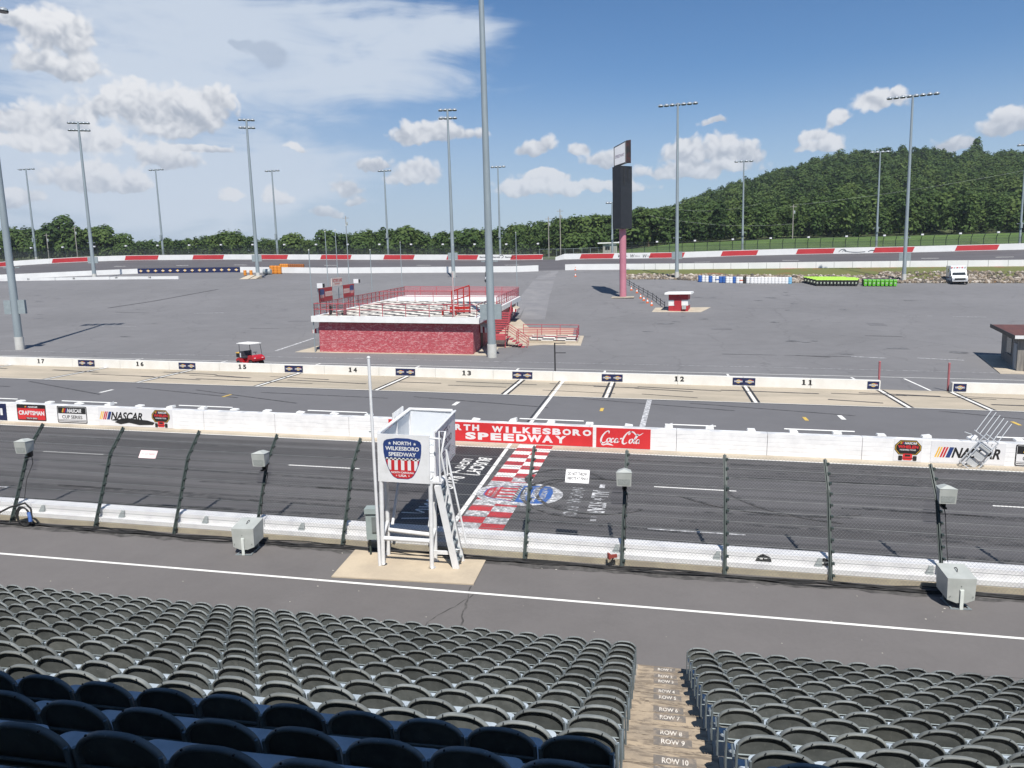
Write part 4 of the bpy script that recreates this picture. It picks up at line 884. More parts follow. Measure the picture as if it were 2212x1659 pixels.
for a0, a1 in (((-.32,-.25),(-.32,VD)),((-.3,VD+.02),(VW+.4,VD+.02)),((VW+.42,12),(VW+.42,VD))):
    q = MB(); q.add([vb(*a0,3.6), vb(*a1,3.6), vb(*a1,4.68), vb(*a0,4.68)], [(0,1,2,3)]); q.build('rail_mesh', PMESH, t, wpos=True)
# two awnings, door, window
AWN = bpy.data.materials.new('striped_awning'); AWN.use_nodes = True
h = G(AWN.node_tree); b = AWN.node_tree.nodes['Principled BSDF']; x, y, z = h.sep(AWN.node_tree.nodes.new('ShaderNodeNewGeometry').outputs['Position']); h.put(b.inputs['Base Color'], h.mix(h.m('GREATER_THAN', h.m('FRACT', h.m('MULTIPLY', h.m('ADD', x, y), 2.4)), .5), (.75,.74,.70,1), (.25,.02,.03,1)))
def awning(side, d0, d1, zt):
    s = 1 if side else -1; a = VW+.02 if side else -.02; q = MB()
    q.add([vb(a,d0,zt), vb(a,d1,zt), vb(a+s*1.1,d1,zt-.45), vb(a+s*1.1,d0,zt-.45), vb(a+s*1.1,d0,zt-.75), vb(a+s*1.1,d1,zt-.75)], [(0,1,2,3)], 0); q.add([vb(a+s*1.1,d0,zt-.75), vb(a+s*1.1,d1,zt-.75), vb(a+s*1.1,d1,zt-.45), vb(a+s*1.1,d0,zt-.45)], [(0,1,2,3)], 1)
    q.add([vb(a,d0,zt), vb(a+s*1.1,d0,zt-.45), vb(a+s*1.1,d0,zt-.75), vb(a,d0,zt-.75)], [(0,1,2,3)], 1); q.build('awning', [CONC, AWN], t, wpos=True)
awning(1, 3.2, 6.0, 2.55); awning(0, 1.0, 5, 2.5); awning(1, 24, 27.5, 2.9)
q = MB(); vbox(q, VW+.003, VW+.06, 4.0, 5.2, 0, 2.0); q.build('door', pm('dark_door', (.035,.02,.022), (.05,.03,.03)), t, wpos=True)
for d0 in (24.6, 28.5): q = MB(); vbox(q, VW+.003, VW+.05, d0, d0+1.4, .9, 2.1); o = q.build('window', WHITE, t, wpos=True); q = MB(); vbox(q, VW+.052, VW+.06, d0+.1, d0+1.3, 1.0, 2.0); p = q.build('pane', pm('dark_glass', (.03,.035,.04), (.04,.05,.05), 3, .1), o, wpos=False); p.location = -Vector(t.location)
# outside stair up to the deck with a landing, and the lower chequered platform
STR = pm('stair_red', (.42,.07,.085), (.34,.06,.07), 3, .55)
q = MB()
for k in range(9): vbox(q, VW+.9, VW+2.4, 9.0-k*.30-.30, 9.0-k*.30, 3.3-k*.21-.10, 3.3-k*.21)
vbox(q, VW+.9, VW+2.4, 4.6, 6.3, 1.30, 1.40)
for k in range(7): vbox(q, VW+2.4+k*.30, VW+2.7+k*.30, 4.9, 6.3, 1.12-k*.19, 1.20-k*.19)
vbox(q, VW+.9, VW+2.4, 4.55, 4.6, .95, 1.40); q.build('stair_flight', STR, t, wpos=True)
for p in (((VW+.9,9.0),(VW+.9,6.3)),): pass
q = MB()
for a in (VW+.9, VW+2.4):
    q.tube([vb(a,9,4.4), vb(a,6.3,2.5), vb(a,4.6,2.45)], .035, 6); q.tube([vb(a,9,3.9), vb(a,6.3,2.0), vb(a,4.6,1.95)], .03, 6)
    for d, z in ((9,3.2),(7.7,2.4),(6.3,1.4),(4.6,1.3)): q.tube([vb(a,d,z), vb(a,d,z+1.15)], .035, 6)
for d in (4.9, 6.3):
    q.tube([vb(VW+2.4,d,2.45), vb(VW+4.5,d,1.1)], .035, 6); q.tube([vb(VW+2.4,d,2.0), vb(VW+4.5,d,.6)], .03, 6)
    for k in (0,.5,1): q.tube([vb(VW+2.4+2.1*k,d,1.3-1.35*k), vb(VW+2.4+2.1*k,d,2.45-1.35*k)], .035, 6)
for a in (VW+.95, VW+2.35): q.tube([vb(a,4.7,0), vb(a,4.7,1.3)], .05, 6); q.tube([vb(a,6.2,0), vb(a,6.2,1.3)], .05, 6)
q.build('stair_railing', STR, t, wpos=True)
q = MB(); vbox(q, VW+4.2, VW+9.3, 8.0, 13, .0, .56); q.build('platform', CONC, t, wpos=True); q = MB(); vbox(q, VW+4.21, VW+9.29, 8.01, 12.99, .565, .585); q.build('platform_deck', DECK, t, wpos=True)
railing([(VW+3.2,8),(VW+9.2,8),(VW+9.2,13),(VW+3.2,13)], .60, 'platform_railing', 1.1, 2.0, STR, (1.0,.68,.36))
WSL = pm('warm_slab', (.46,.33,.25), (.40,.29,.22), 1, .85, coord='World', fine=.08)
slab('warm_slab', [(-14.6,82.5),(-9.4,82.5),(-9.9,88.5),(-15.0,88.5)], 0, WSL, .05)
# deck furniture: red bench, red ladder stand, grey speaker by the corner
t = thing('deck_bench', 'bright red metal bench on the right front of the roof deck', 'bench', tuple(map(float, (0,0,0)))); t.location = vb(12.4, 1.8, 3.58)
RB = pm('bright_red_metal', (.40,.022,.015), (.33,.02,.015), 3, .4)
q = MB(); q.box((0,0,.42),(1.5,.5,.06)); q.build('seat', RB, t); q = MB(); [q.box((-.6+k*.3,.28,.70),(.05,.05,.55)) for k in range(5)]; q.box((0,.28,.98),(1.5,.06,.08)); q.build('backrest', RB, t)
for s in (-.65,.65): q = MB(); q.box((s,0,.2),(.08,.45,.4)); q.box((s,-.1,.6),(.06,.4,.05)); q.build('leg', RB, t)
t = thing('deck_ladder_stand', 'tall red tubular gate stand behind the bench on the roof deck', 'stand', (0,0,0)); t.location = vb(13.0, 4.5, 3.58)
q = MB(); [q.tube([(-.9+k*.6,.0,0),(-.9+k*.6,0,2.1+k*.18)], .06, 6) for k in range(4)]; q.tube([(-.9,0,2.1),(.9,0,2.64)], .06, 6); q.tube([(-.9,0,1.2),(.9,0,1.7)], .05, 6); q.build('frame', RB, t)
q = MB(); q.box((.0,-.3,.5),(1.9,.5,.25)); q.build('step', RB, t); q = MB(); q.box((.0,-.5,.2),(1.9,.5,.2)); q.build('base', RB, t)
t = thing('deck_cart', 'grey folding cart at the left front corner of the roof deck', 'cart', (0,0,0)); t.location = vb(1.6, .9, 3.58)
q = MB(); [q.box((0,0,.30+k*.18),(1.5,.6,.05)) for k in range(4)]; q.build('shelf', DKMET, t); q = MB(); q.box((-.75,0,.5),(.05,.6,1.0)); q.box((.75,0,.5),(.05,.6,1.0)); q.box((0,0,.2),(1.56,.08,.06)); q.build('frame', PINK, t); q = MB(); [q.tube([(a,-.31,.12),(a,-.26,.12)], .12, 10) for a in (-.6,.6)]; q.build('wheel', BLKRUB, t)
# victory lane banner frame
t = thing('victory_banner', 'banner frame with two red banners and a cream victory lane board on the roof', 'banner', (0,0,0)); A = vb(-.25, 0.6, 3.58); B = vb(-.25, 11.0, 3.58); t.location = A
u = (B-A); L = u.length; u = u/L; n = u.cross(UZ).normalized(); fr = (A, u, UZ, n)
CREAM = pm('cream_board', (.62,.52,.47), (.55,.46,.42)); BRED = pm('banner_red', (.36,.025,.03), (.30,.022,.025))
def ban(name, x0, x1, z0, z1, fn, mats): q = MB(); q.prism([(x0,z0),(x1,z0),(x1,z1),(x0,z1)], fr, -.03, .03, 0); fn(q); return q.build(name, mats, t, wpos=True)
def bl(q):
    crest(q, fr, 1.2, 1.3, 1.2, 1.05, .04, 1, 2, 3, 2, False); q.rect(2.0,1.62,4.0,2.08,fr,.04,1); [q.flat([[(2.1+k*.27,1.68),(2.18+k*.27,1.68),(2.26+k*.27,2.02),(2.18+k*.27,2.02)]], fr, .045, 3) for k in range(7)]
def br_(q):
    crest(q, fr, 9.9, 1.3, 1.2, 1.05, .04, 1, 2, 3, 2, False); q.rect(7.3,1.62,9.2,2.08,fr,.04,1); [q.flat([[(7.4+k*.26,1.68),(7.48+k*.26,1.68),(7.56+k*.26,2.02),(7.48+k*.26,2.02)]], fr, .045, 3) for k in range(7)]
ban('red_banner', .3, 4.1, 1.18, 2.48, bl, [BRED, CREAM, BLUE, RED]); ban('red_banner', 7.1, 10.7, 1.18, 2.48, br_, [BRED, CREAM, BLUE, RED])
def vt(q): q.text('VICTORY LANE', fr, 4.2, 2.88, 2.75, .33, .04, 1, .02); q.text('SPEEDWAY', fr, 4.8, 2.64, 1.5, .14, .04, 1, .01)
ban('title_board', 4.0, 7.15, 2.5, 3.32, vt, [CREAM, RED])
q = MB()
for x in (.25, 4.05, 7.1, 10.75): q.tube([A+u*x, A+u*x+UZ*(3.4 if 4 < x < 8 else 2.5)], .05, 6)
q.build('frame_post', GALV, t, wpos=True)
for k, x in enumerate((.2, 10.8)):
    t = thing('floodlight', ('white floodlight on the left end of the victory banner','white floodlight on the right end of the victory banner')[k], 'floodlight', (0,0,0), 0, 'banner floodlights'); t.location = A+u*x+UZ*2.5; q = MB(); q.box((.35,0,.25),(.55,.5,.45)); q.build('housing', SIGNW, t); q = MB(); q.box((.0,0,.12),(.3,.08,.12)); q.build('arm', GALV, t); q = MB(); q.box((.64,0,.25),(.02,.42,.38)); q.build('lens', BLACK, t)
# thin poles on and around the building
for k, (a, d, z1, lb) in enumerate(((-.35,-.3,9.6,'thin grey flag pole at the left front corner of the victory building'),(-.4,4.3,11.4,'thin grey flag pole through the left red banner'),(-.4,7.2,11.6,'thin grey flag pole through the right red banner'),(-.4,10.6,12.2,'thin grey flag pole right of the red banners'),(-.4,18.5,9.6,'thin grey flag pole at the middle of the left roof rail'),(-.4,31.8,10.6,'thin grey flag pole at the rear left roof corner'),(6.8,32.2,10.2,'thin grey flag pole behind the middle of the rear roof rail'),(11.6,32.2,10.2,'thin grey flag pole behind the right of the rear roof rail'),(15.3,32.2,11.8,'thin grey flag pole at the rear right roof corner'))):
    t = thing('flag_pole', lb, 'pole', (0,0,0), 0, 'flag poles round the victory building'); t.location = vb(a, d, 0); q = MB(); q.tube([(0,0,0),(0,0,z1)], .055, 8, 0, .04); q.build('shaft', GALV, t); q = MB(); q.lathe([(.02,z1+.001),(.08,z1+.08),(.02,z1+.16)], 8); q.build('finial', pm('pole_ball', (.6,.6,.55)), t)
t = thing('flag_pole', 'faded pink flag pole standing in front of the victory building', 'pole', (0,0,0), 0, 'flag poles round the victory building'); t.location = W(*at_h(984,766)); q = MB(); q.tube([(0,0,0),(0,0,7.6)], .075, 8, 0, .055); q.build('shaft', pm('pinkish_grey', (.48,.38,.37), (.42,.34,.33)), t); q = MB(); q.lathe([(.2,0.0),(.2,.04),(.09,.06)], 10); q.build('base', CONC, t)
# ---------------------------------------------------------------- light poles
LAMPD = pm('lamp_shell', (.36,.39,.42), (.28,.31,.34), 3, .4, .3); LAMPG = pm('lamp_face', (.05,.055,.06), (.03,.03,.035), 3, .15)
POLE_N = [0]; PBOX = pm('pole_box_grey', (.25,.29,.30), (.21,.245,.255), 3, .5)
def light_pole(label, base, hgt, r0, r1, rows, nl, span, boxes, rz, group):
    t = thing('light_pole', label, 'light pole', base, rz, group)
    q = MB(); q.tube([(0,0,1.0),(0,0,hgt*.5),(0,0,hgt)], r0, 16, 0, r1); q.build('shaft', GALV, t)
    q = MB(); q.tube([(0,0,-.6),(0,0,1.25)], r0*1.12, 16); q.build('base', pm('pole_base', (.50,.50,.47), (.44,.43,.40), 2, .8) if POLE_N[0] == 0 else bpy.data.materials['pole_base'], t); POLE_N[0] += 1
    for k in range(rows):
        z = hgt-.15-k*1.5
        q = MB(); q.box((0,0,z), (span, .14, .14)); q.build('crossarm', GALV, t)
        for j in range(nl):
            x = -span/2+span*(j+.5)/nl; q = MB()
            q.lathe([(.05,.26),(.24,.23),(.38,.10),(.46,-.06)], 12, (x, .30, z+.04), 0)
            q.lathe([(.455,-.061),(.42,-.20)], 12, (x, .30, z+.04), 1, False); q.box((x,.1,z+.15),(.08,.4,.08), 0); q.build('lamp', [LAMPD, LAMPG], t)
    if boxes and rows == 1 and nl == 4:
        q = MB(); q.box((0,-r0-.12,boxes), (.42,.3,1.2)); q.build('control_box', PBOX, t)
    elif boxes:
        for s in (-1, 1):
            q = MB(); q.box((s*(r0*.75+.36),.06,boxes), (.62,.42,1.35)); q.build('ballast_box', PBOX, t)
    q = MB(); q.box((0,r0*.7,hgt*.24),(1.5,.10,.10)); q.build('bracket', GALV, t)
    return t
def zdepth(x, y, h): return float(np.array([x, y, h-EYE])@fw)
def std(label, px, py, Y, pytop, w, rows, nl, span, boxes, rz, group):
    x, y, hh = at_y(px, py, Y); hh = GH(x, y); z = zdepth(x, y, hh); py2 = proj(x, y, hh)[1]
    return light_pole(label, (x, y, hh), (py2-pytop)/FPX*z*1.005, w/FPX*z/2, w/FPX*z/2*.5, rows, nl, span, boxes, rz, group)
IG = 'tall light poles inside the track'; OG = 'light poles outside the far wall'
light_pole('tall light pole at the left edge with its long shadow on the asphalt', (-62.45,65.3,0), 33.5, .37, .20, 2, 5, 5.0, 4.2, .35, IG)
light_pole('tallest light pole beside the victory building stairs, cut by the frame top', (-14.97,67.6,0), 36, .385, .195, 2, 5, 5.0, 4.15, .1, IG)
for lb, px, py, pt, rows, nl, sp_, rz in (('tall light pole left of the navy wall panels',205,606,278,2,6,4.2,.5),('tall light pole beside the orange drums',558,605,272,2,4,3.2,.5),('tall light pole behind the victory building roof',980,602,252,2,4,3.6,.2),
    ('tall light pole between the scoreboard and the blue drums',1462,603,241,1,7,7.0,-.1),('tall light pole between the green bins and the ambulance',1952,610,224,1,8,8.0,-.25)): std(lb, px, py, 145 if px > 1400 else 149, pt, 8.2, rows, nl, sp_, 4.2, rz, IG)
for lb, px, py, pt, sp_ in (('slim light pole beyond the far wall at the left edge',78,553,371,5.5),('slim light pole beyond the far wall left of the low wood gap',353,549,372,4.6),('slim light pole beyond the far wall above the orange drums',600,547,374,4.2),('slim light pole beyond the far wall above the victory deck',839,549,374,3.6),('slim light pole beyond the far wall beside the tallest pole',1081,547,366,3.8),
    ('slim light pole on the grass slope below the hill',1604,537,354,4.4),('slim light pole on the grass slope left of the bin light pole top',1893,533,335,4.4),('slim light pole at the right edge on the grass slope',2203,522,320,3.4)): std(lb, px, py, 192, pt, 5.0, 1, 4, sp_, 5.0 if px > 1500 else 6.0, 0, OG)
x, y, hh = gpt(1347,560,191); std('slim light pole hidden behind the scoreboard column', 1323, 556, 191, 440, 5, 1, 4, 3, 5, 0, OG)
# ---------------------------------------------------------------- scoreboard
x, y, hh = gpt(1346, 636, 120); t = thing('scoreboard_tower', 'dark scoreboard tower on a single pink column with a white sign on top', 'scoreboard', (x, y, hh)); zz = zdepth(x, y, hh); U = zz/FPX; base = proj(x, y, hh)[1]
COLM = pm('pink_column', (.47,.19,.235), (.41,.155,.20), .6, .5); q = MB(); q.tube([(0,0,0),(0,0,(base-498)*U)], 7.3*U, 20); q.build('column', COLM, t)
q = MB(); q.box((0,0,.06),(50*U*.95,2.6,.14)); q.build('base_slab', CONC, t)
SB = pm('scoreboard_black', (.016,.017,.019), (.022,.023,.026), 1.5, .45); q = MB(); z0, z1 = (base-497)*U, (base-369)*U
f = math.radians(38); 
def rb(q, cx, cy, cz, sx, sy, sz, m, rz=0): q.box((cx,cy,cz),(sx,sy,sz),m,rz)
wb = 40*U; q.hexa([(-wb*.52,-.3,z0),(-wb*.05,-1.7,z0),(wb*.5,-.2,z0),(0,1.3,z0),(-wb*.52,-.3,z1),(-wb*.05,-1.7,z1),(wb*.5,-.2,z1),(0,1.3,z1)]); q.build('display_cabinet', SB, t)
q = MB(); q.bar((wb*.12,-1.42,z1-.1),(wb*.12,-1.42,z1-2.8),.14,.05); q.bar((wb*.30,-.96,z1-.1),(wb*.30,-.96,z1-2.2),.14,.05); q.build('seam', BLACK, t)
zt = (base-311)*U; q = MB(); A = Vector((-wb*.44,-.1,z1+.05)); Bv = Vector((wb*.20,-1.3,z1+.40)); u = (Bv-A); L = math.hypot(u.x,u.y); uu = Vector((u.x/L,u.y/L,0)); n = uu.cross(UZ)
q.add([A,Bv,Bv+UZ*3.15,A+UZ*2.85,A-n*.5,Bv-n*.5,Bv-n*.5+UZ*3.15,A-n*.5+UZ*2.85], [(0,1,2,3),(5,4,7,6),(0,4,5,1),(1,5,6,2),(2,6,7,3),(3,7,4,0)]); fr = (A, uu, (UZ+uu*.0), n)
v2 = Vector((0,0,1)); fr = (A+UZ*.0, (Bv-A)/L, v2, n); q.text('SPEEDWAY', fr, .25, 1.1, L-.5, .45, .01, 1, .02); q.flat([[(0,0),(L,0),(L,.14),(0,.14)],[(0,0),(.12,0),(.12,2.85),(0,2.85)],[(0,2.72),(L,3.02),(L,3.15),(0,2.85)],[(L-.1,0),(L,0),(L,3.1),(L-.1,3.1)]], fr, .012, 2); q.build('top_sign', [SIGNW, pm('faded_ink', (.24,.20,.27)), BLACK], t)
q = MB(); C = Bv+n*.02; q.add([C+uu*.06,C+uu*.50-n*.6,C+uu*.50-n*.6+UZ*3.30,C+uu*.06+UZ*3.2, C-n*.45-uu*.2,C-n*.9+uu*.3,C-n*.9+uu*.3+UZ*3.30,C-n*.45-uu*.2+UZ*3.2], [(0,1,2,3),(5,4,7,6),(0,4,5,1),(1,5,6,2),(2,6,7,3),(3,7,4,0)]); q.build('side_sign', [pm('maroon_panel', (.012,.010,.010), (.045,.014,.012), .9, .5, contrast=(.45,.55))], t)
# ---------------------------------------------------------------- red kiosk
x, y, hh = gpt(1465, 671, 104); t = thing('ticket_kiosk', 'small red and white kiosk with flat white roof in the infield', 'kiosk', (x, y, hh), -.12); U = zdepth(x, y, hh)/FPX
w2, d2, hk = 41*U/2, 1.6, 37*U; KR = pm('kiosk_red', (.40,.03,.04), (.34,.026,.035), 2, .5)
q = MB(); q.box((0,d2,hk/2),(w2*2,d2*2,hk), 0); q.build('wall', KR, t)
q = MB(); b0, b1 = hk*.33, hk*.66; q.box((0,d2,(b0+b1)/2),(w2*2+.03,d2*2+.03,b1-b0), 0); q.build('white_band', WHITE, t)
q = MB(); q.box((-.05,-.025,hk*.40),(.95,.09,hk*.80)); o = q.build('door', KR, t); q = MB(); q.box((-.44,-.09,hk*.36),(.05,.05,.12)); q.build('handle', GALV, o)
q = MB(); q.box((.0,d2-.1,hk+.11),(w2*2+.95,d2*2+1.0,.24), 0, 0, .97); q.build('roof', WHITE, t)
q = MB(); q.box((-w2-.02,d2*.9,hk*.55),(.05,.5,.62)); q.build('window', BLACK, t)
q = MB(); q.box((w2*.62,-.22,hk*.24),(.52,.3,.5)); q.build('meter_box', GREYBOX, t); q = MB(); [q.box((w2*.62+s,-.2,hk*.05),(.07,.07,.5)) for s in (-.18,.18)]; q.build('meter_leg', KR, t)
slab('kiosk_pad', [(x-3.4,y-.7),(x+2.9,y-.9),(x+4.4,y+4.2),(x-3.0,y+3.6)], 0, CONC, .04)
# black barrier of posts and pipe behind the kiosk, and cones
t = thing('pipe_barrier', 'low black post and pipe barrier running back from the kiosk', 'barrier', gpt(1436,655,107)); pts = [gpt(1436,655,107), gpt(1410,640,118), gpt(1380,623,128), gpt(1350,607,138)]
q = MB(); q.tube([W(p[0],p[1],p[2]+.75) for p in pts], .045, 6); q.tube([W(p[0],p[1],p[2]+.4) for p in pts], .04, 6); q.build('pipe', BLACK, t, wpos=True)
for k in range(10):
    s = k/9*3; i = min(int(s), 2); a, b = pts[i], pts[i+1]; f = s-i; p = [a[j]+(b[j]-a[j])*f for j in range(3)]; q = MB(); q.tube([W(p[0],p[1],p[2]), W(p[0],p[1],p[2]+.95)], .05, 6); q.build('post', BLACK, t, wpos=True)
CON = pm('cone_orange', (.60,.13,.04), (.50,.10,.03), 4, .6); cone0 = None
for k, (px, py, Y, lb) in enumerate(((1408,648,110,'nearest orange traffic cone beside the black barrier'),(1399,643,113,'second orange traffic cone from the kiosk'),(1391,639,116,'third orange traffic cone from the kiosk'),(1384,634,119,'fourth orange traffic cone from the kiosk'),(1376,625,126,'pale traffic cone near the far end of the black barrier'),(1364,621,129,'pale traffic cone at the far end of the black barrier'),(1243,578,164,'orange traffic cone at the end of the far white wall'),(1243,603,148,'pale traffic cone in front of the far white wall end'))):
    p = gpt(px, py, Y)
    if cone0 is None:
        cone0 = t = thing('traffic_cone', lb, 'cone', p, 0, 'traffic cones'); t.scale = (.74,.74,.74); q = MB(); q.lathe([(.26,.04),(.05,.95)], 12); q.build('cone', CON, t); q = MB(); q.lathe([(.195,.34),(.125,.66)], 12); q.build('collar', SIGNW, t); q = MB(); q.box((0,0,.02),(.6,.6,.04)); q.build('base', CON, t)
    else: dup(cone0, p, 0, lb)
# ---------------------------------------------------------------- weathered hut at the right
t = thing('weathered_hut', 'weathered wooden hut with red sheet roof at the right edge', 'hut', (27.55,66.5,0), -.21)
WOOD = pm('weathered_wood', (.27,.25,.22), (.16,.15,.14), 1.2, .85, stretch=(6,6,.5)); RROOF = pm('rusty_red_roof', (.135,.055,.040), (.095,.042,.033), .8, .6, stretch=(4,.6,1))
q = MB(); q.box((3.0,3.4,1.35),(6,6.8,2.7)); q.build('wall', WOOD, t)
q = MB(); q.hexa([(-.35,-.5,2.72),(7,-.5,2.72),(7,7.6,2.95),(-.75,7.6,2.95),(-.35,-.5,2.88),(7,-.5,2.88),(7,7.6,3.15),(-.75,7.6,3.15)]); q.build('roof', RROOF, t)
q = MB(); q.box((3.3,-.53,2.80),(7.3,.05,.26)); q.build('fascia', WHITE, t); q = MB(); q.bar((-.40,-.5,2.80),(-.80,7.6,3.05),.05,.30); q.build('dark_fascia', BLACK, t)
q = MB(); q.box((-.03,.75,1.1),(.06,1.1,2.2)); q.build('door', pm('grey_door', (.34,.36,.37), (.28,.30,.31)), t); q = MB(); q.box((-.02,3.3,1.75),(.05,1.9,1.3)); o = q.build('window', pm('hut_glass', (.09,.11,.11), (.06,.08,.08), 2, .2), t); q = MB(); q.box((-.06,3.3,1.06),(.14,2.1,.08)); q.build('sill', WOOD, o)
q = MB(); q.box((1.2,-.08,1.0),(1.3,.12,1.6)); q.build('notice_panel', SIGNW, t)
slab('hut_pad', [(25.9,65.2),(36,65.2),(36,75),(27.6,74.4)], 0, CONC, .03)
# ---------------------------------------------------------------- golf carts
CARTR = pm('cart_red', (.42,.015,.02), (.36,.012,.018), 3, .2, spec=.6); SEATB = pm('dark_seat', (.035,.035,.045), (.05,.05,.06), 6, .6); TYRE = pm('cart_tyre', (.02,.02,.02), (.03,.03,.03), 8, .8); RIM = pm('cart_rim', (.45,.45,.45)); ROOFW = pm('cart_roof', (.80,.79,.76), (.76,.75,.72), 2, .4)
def wheel(parent, x, y, r, w, name='wheel'):
    q = MB(); q.lathe([(r*.6,-w/2),(r*.95,-w/2),(r,-w*.3),(r,w*.3),(r*.95,w/2),(r*.6,w/2)], 18, (x,y,r), 0, True, 'y'); o = q.build(name, TYRE, parent)
    q = MB(); q.lathe([(r*.2,-w*.46),(r*.58,-w*.42),(r*.58,w*.42),(r*.2,w*.46)], 14, (x,y,r), 0, True, 'y'); q.build('rim', RIM, o)
def golf_cart(label, p, rz, body, rear=YELL):
    t = thing('golf_cart', label, 'golf cart', p, rz, 'golf carts')
    q = MB(); fr = (Vector((0,.58,0)), Vector((1,0,0)), UZ, Vector((0,-1,0)))
    q.prism([(-1.05,.30),(-.25,.30),(-.22,.24),(.45,.24),(.55,.34),(.62,.55),(.95,.58),(1.2,.46),(1.24,.62),(1.12,.80),(.80,.92),(.55,.90),(.44,.50),(.1,.32),(-.18,.34),(-.22,.62),(-.85,.66),(-1.1,.52)], fr, 0, 1.16, 0); q.build('body', body, t)
    q = MB(); q.box((-.22,0,.72),(.55,1.08,.14)); q.build('seat', SEATB, t); q = MB(); q.box((-.50,0,1.0),(.12,1.08,.42)); q.build('backrest', SEATB, t)
    q = MB(); q.box((-.92,0,.86),(.42,1.0,.34)); q.build('rear_box', BLACK, t); q = MB(); q.box((-.94,0,1.06),(.5,1.0,.06)); q.build('rear_lid', rear, t)
    q = MB(); q.box((-.47,-.56,.9),(.12,.03,.36)); q.build('side_plate', SIGNW, t)
    q = MB(); q.box((.0,0,1.86),(1.75,1.16,.05)); q.box((.0,0,1.90),(1.5,.95,.05)); q.build('roof', ROOFW, t)
    for x0, x1, s in ((1.0,.78,1),(1.0,.78,-1),(-.62,-.62,1),(-.62,-.62,-1)): q = MB(); q.tube([(x0,s*.52,.62),(x1,s*.52,1.84)], .022, 6); q.build('roof_post', BLACK, t)
    q = MB(); q.tube([(.62,.22,.85),(.42,.25,1.08)], .02, 6); q.lathe([(.17,-.015),(.19,0),(.17,.015)], 14, (.40,.25,1.1)); q.build('steering_wheel', BLACK, t)
    for x in (-.78,.82):
        for s in (-.52,.52): wheel(t, x, s, .23, .2)
    for s in (-.38,.38): q = MB(); q.box((1.17,s,.68),(.08,.16,.08)); q.build('headlight', SIGNW, t)
golf_cart('red golf cart with white roof parked behind pit stall 15', at_h(541,789), -.42, CARTR)
p = gpt(1055,604,140)
golf_cart('white utility cart with dark roof half hidden by the tallest light pole', p, -1.3, pm('cart_white', (.72,.72,.72), (.66,.66,.66), 3, .3), BLACK)
# ---------------------------------------------------------------- ambulance (front towards the stand)
t = thing('ambulance', 'white box ambulance parked in front of the rock bank', 'ambulance', gpt(2071,611,142), -.20); t.scale = (1.14, 1.14, 1.06)
AW = pm('vehicle_white', (.78,.78,.77), (.72,.72,.71), 2, .3, spec=.5); AG = pm('windscreen', (.02,.024,.028), (.03,.035,.04), 2, .08)
q = MB(); q.hexa([(-1.12,1.4,.55),(1.12,1.4,.55),(1.12,5.2,.55),(-1.12,5.2,.55),(-1.12,1.4,2.85),(1.12,1.4,2.85),(1.12,5.2,2.85),(-1.12,5.2,2.85)]); q.hexa([(-1.0,1.15,2.1),(1.0,1.15,2.1),(1.12,1.4,2.0),(-1.12,1.4,2.0),(-1.0,1.15,2.8),(1.0,1.15,2.8),(1.12,1.4,2.85),(-1.12,1.4,2.85)]); q.build('box_body', AW, t)
q = MB(); fr = (Vector((-1.0,0,0)), Vector((0,1,0)), UZ, Vector((1,0,0))); q.prism([(-1.15,.45),(1.4,.45),(1.4,2.1),(.75,2.1),(.05,1.32),(-.95,1.18),(-1.15,.95)], fr, 0, 2.0); q.build('cab', AW, t)
q = MB(); q.add([(-.88,.10,1.36),(.88,.10,1.36),(.80,.70,2.02),(-.80,.70,2.02)], [(0,1,2,3)]); [q.add([(a*1.004,.25,1.4),(a*1.004,1.2,1.4),(a*1.004,1.2,1.98),(a*1.004,.75,1.98)], [(0,1,2,3)] if a > 0 else [(3,2,1,0)]) for a in (-1,1)]
for v_ in range(len(q.v)): 
    x_, y_, z_ = q.v[v_]; q.v[v_] = (x_, y_-.012 if abs(x_) < .95 else y_, z_+.008)
q.build('windscreen', AG, t)
q = MB(); q.box((0,-1.17,.80),(1.5,.06,.30)); q.build('grille', BLACK, t); q = MB(); q.box((0,-1.24,.50),(1.95,.16,.20)); q.build('bumper', RIM, t)
for s in (-.82,.82): q = MB(); q.box((s,-1.17,.83),(.26,.07,.22)); q.build('headlight', pm('clear_lens', (.55,.57,.6), (.5,.5,.52), 3, .1) if s < 0 else bpy.data.materials['clear_lens'], t)
q = MB()
for k, s in enumerate((-.85,-.5,-.15,.15,.5,.85)): q.box((s,1.12,2.55),(.20,.06,.16), k % 2)
q.build('light_bar', [RED, GREYBOX], t); q = MB(); q.box((-1.135,3.2,1.0),(.03,3.9,.16)); q.box((1.135,3.2,1.0),(.03,3.9,.16)); q.box((-1.0-.012,.2,.95),(.02,2.2,.14)); q.build('stripe', NAVY, t); q = MB(); q.box((-1.135,2.4,2.1),(.02,.8,.6)); q.build('side_window', AG, t)
for y in (-.45, 3.6):
    for s in (-.95,.95):
        q = MB(); q.lathe([(.2,-.12),(.38,-.12),(.40,-.06),(.40,.06),(.38,.12),(.2,.12)], 16, (s,y,.40), 0, True, 'x'); o = q.build('wheel', TYRE, t); q = MB(); q.lathe([(.05,-.13),(.2,-.125),(.2,.125),(.05,.13)], 12, (s,y,.40), 0, True, 'x'); q.build('rim', RIM, o)
for s in (-1.15,1.15): q = MB(); q.box((s,.15,1.45),(.14,.16,.3)); q.build('mirror', BLACK, t)
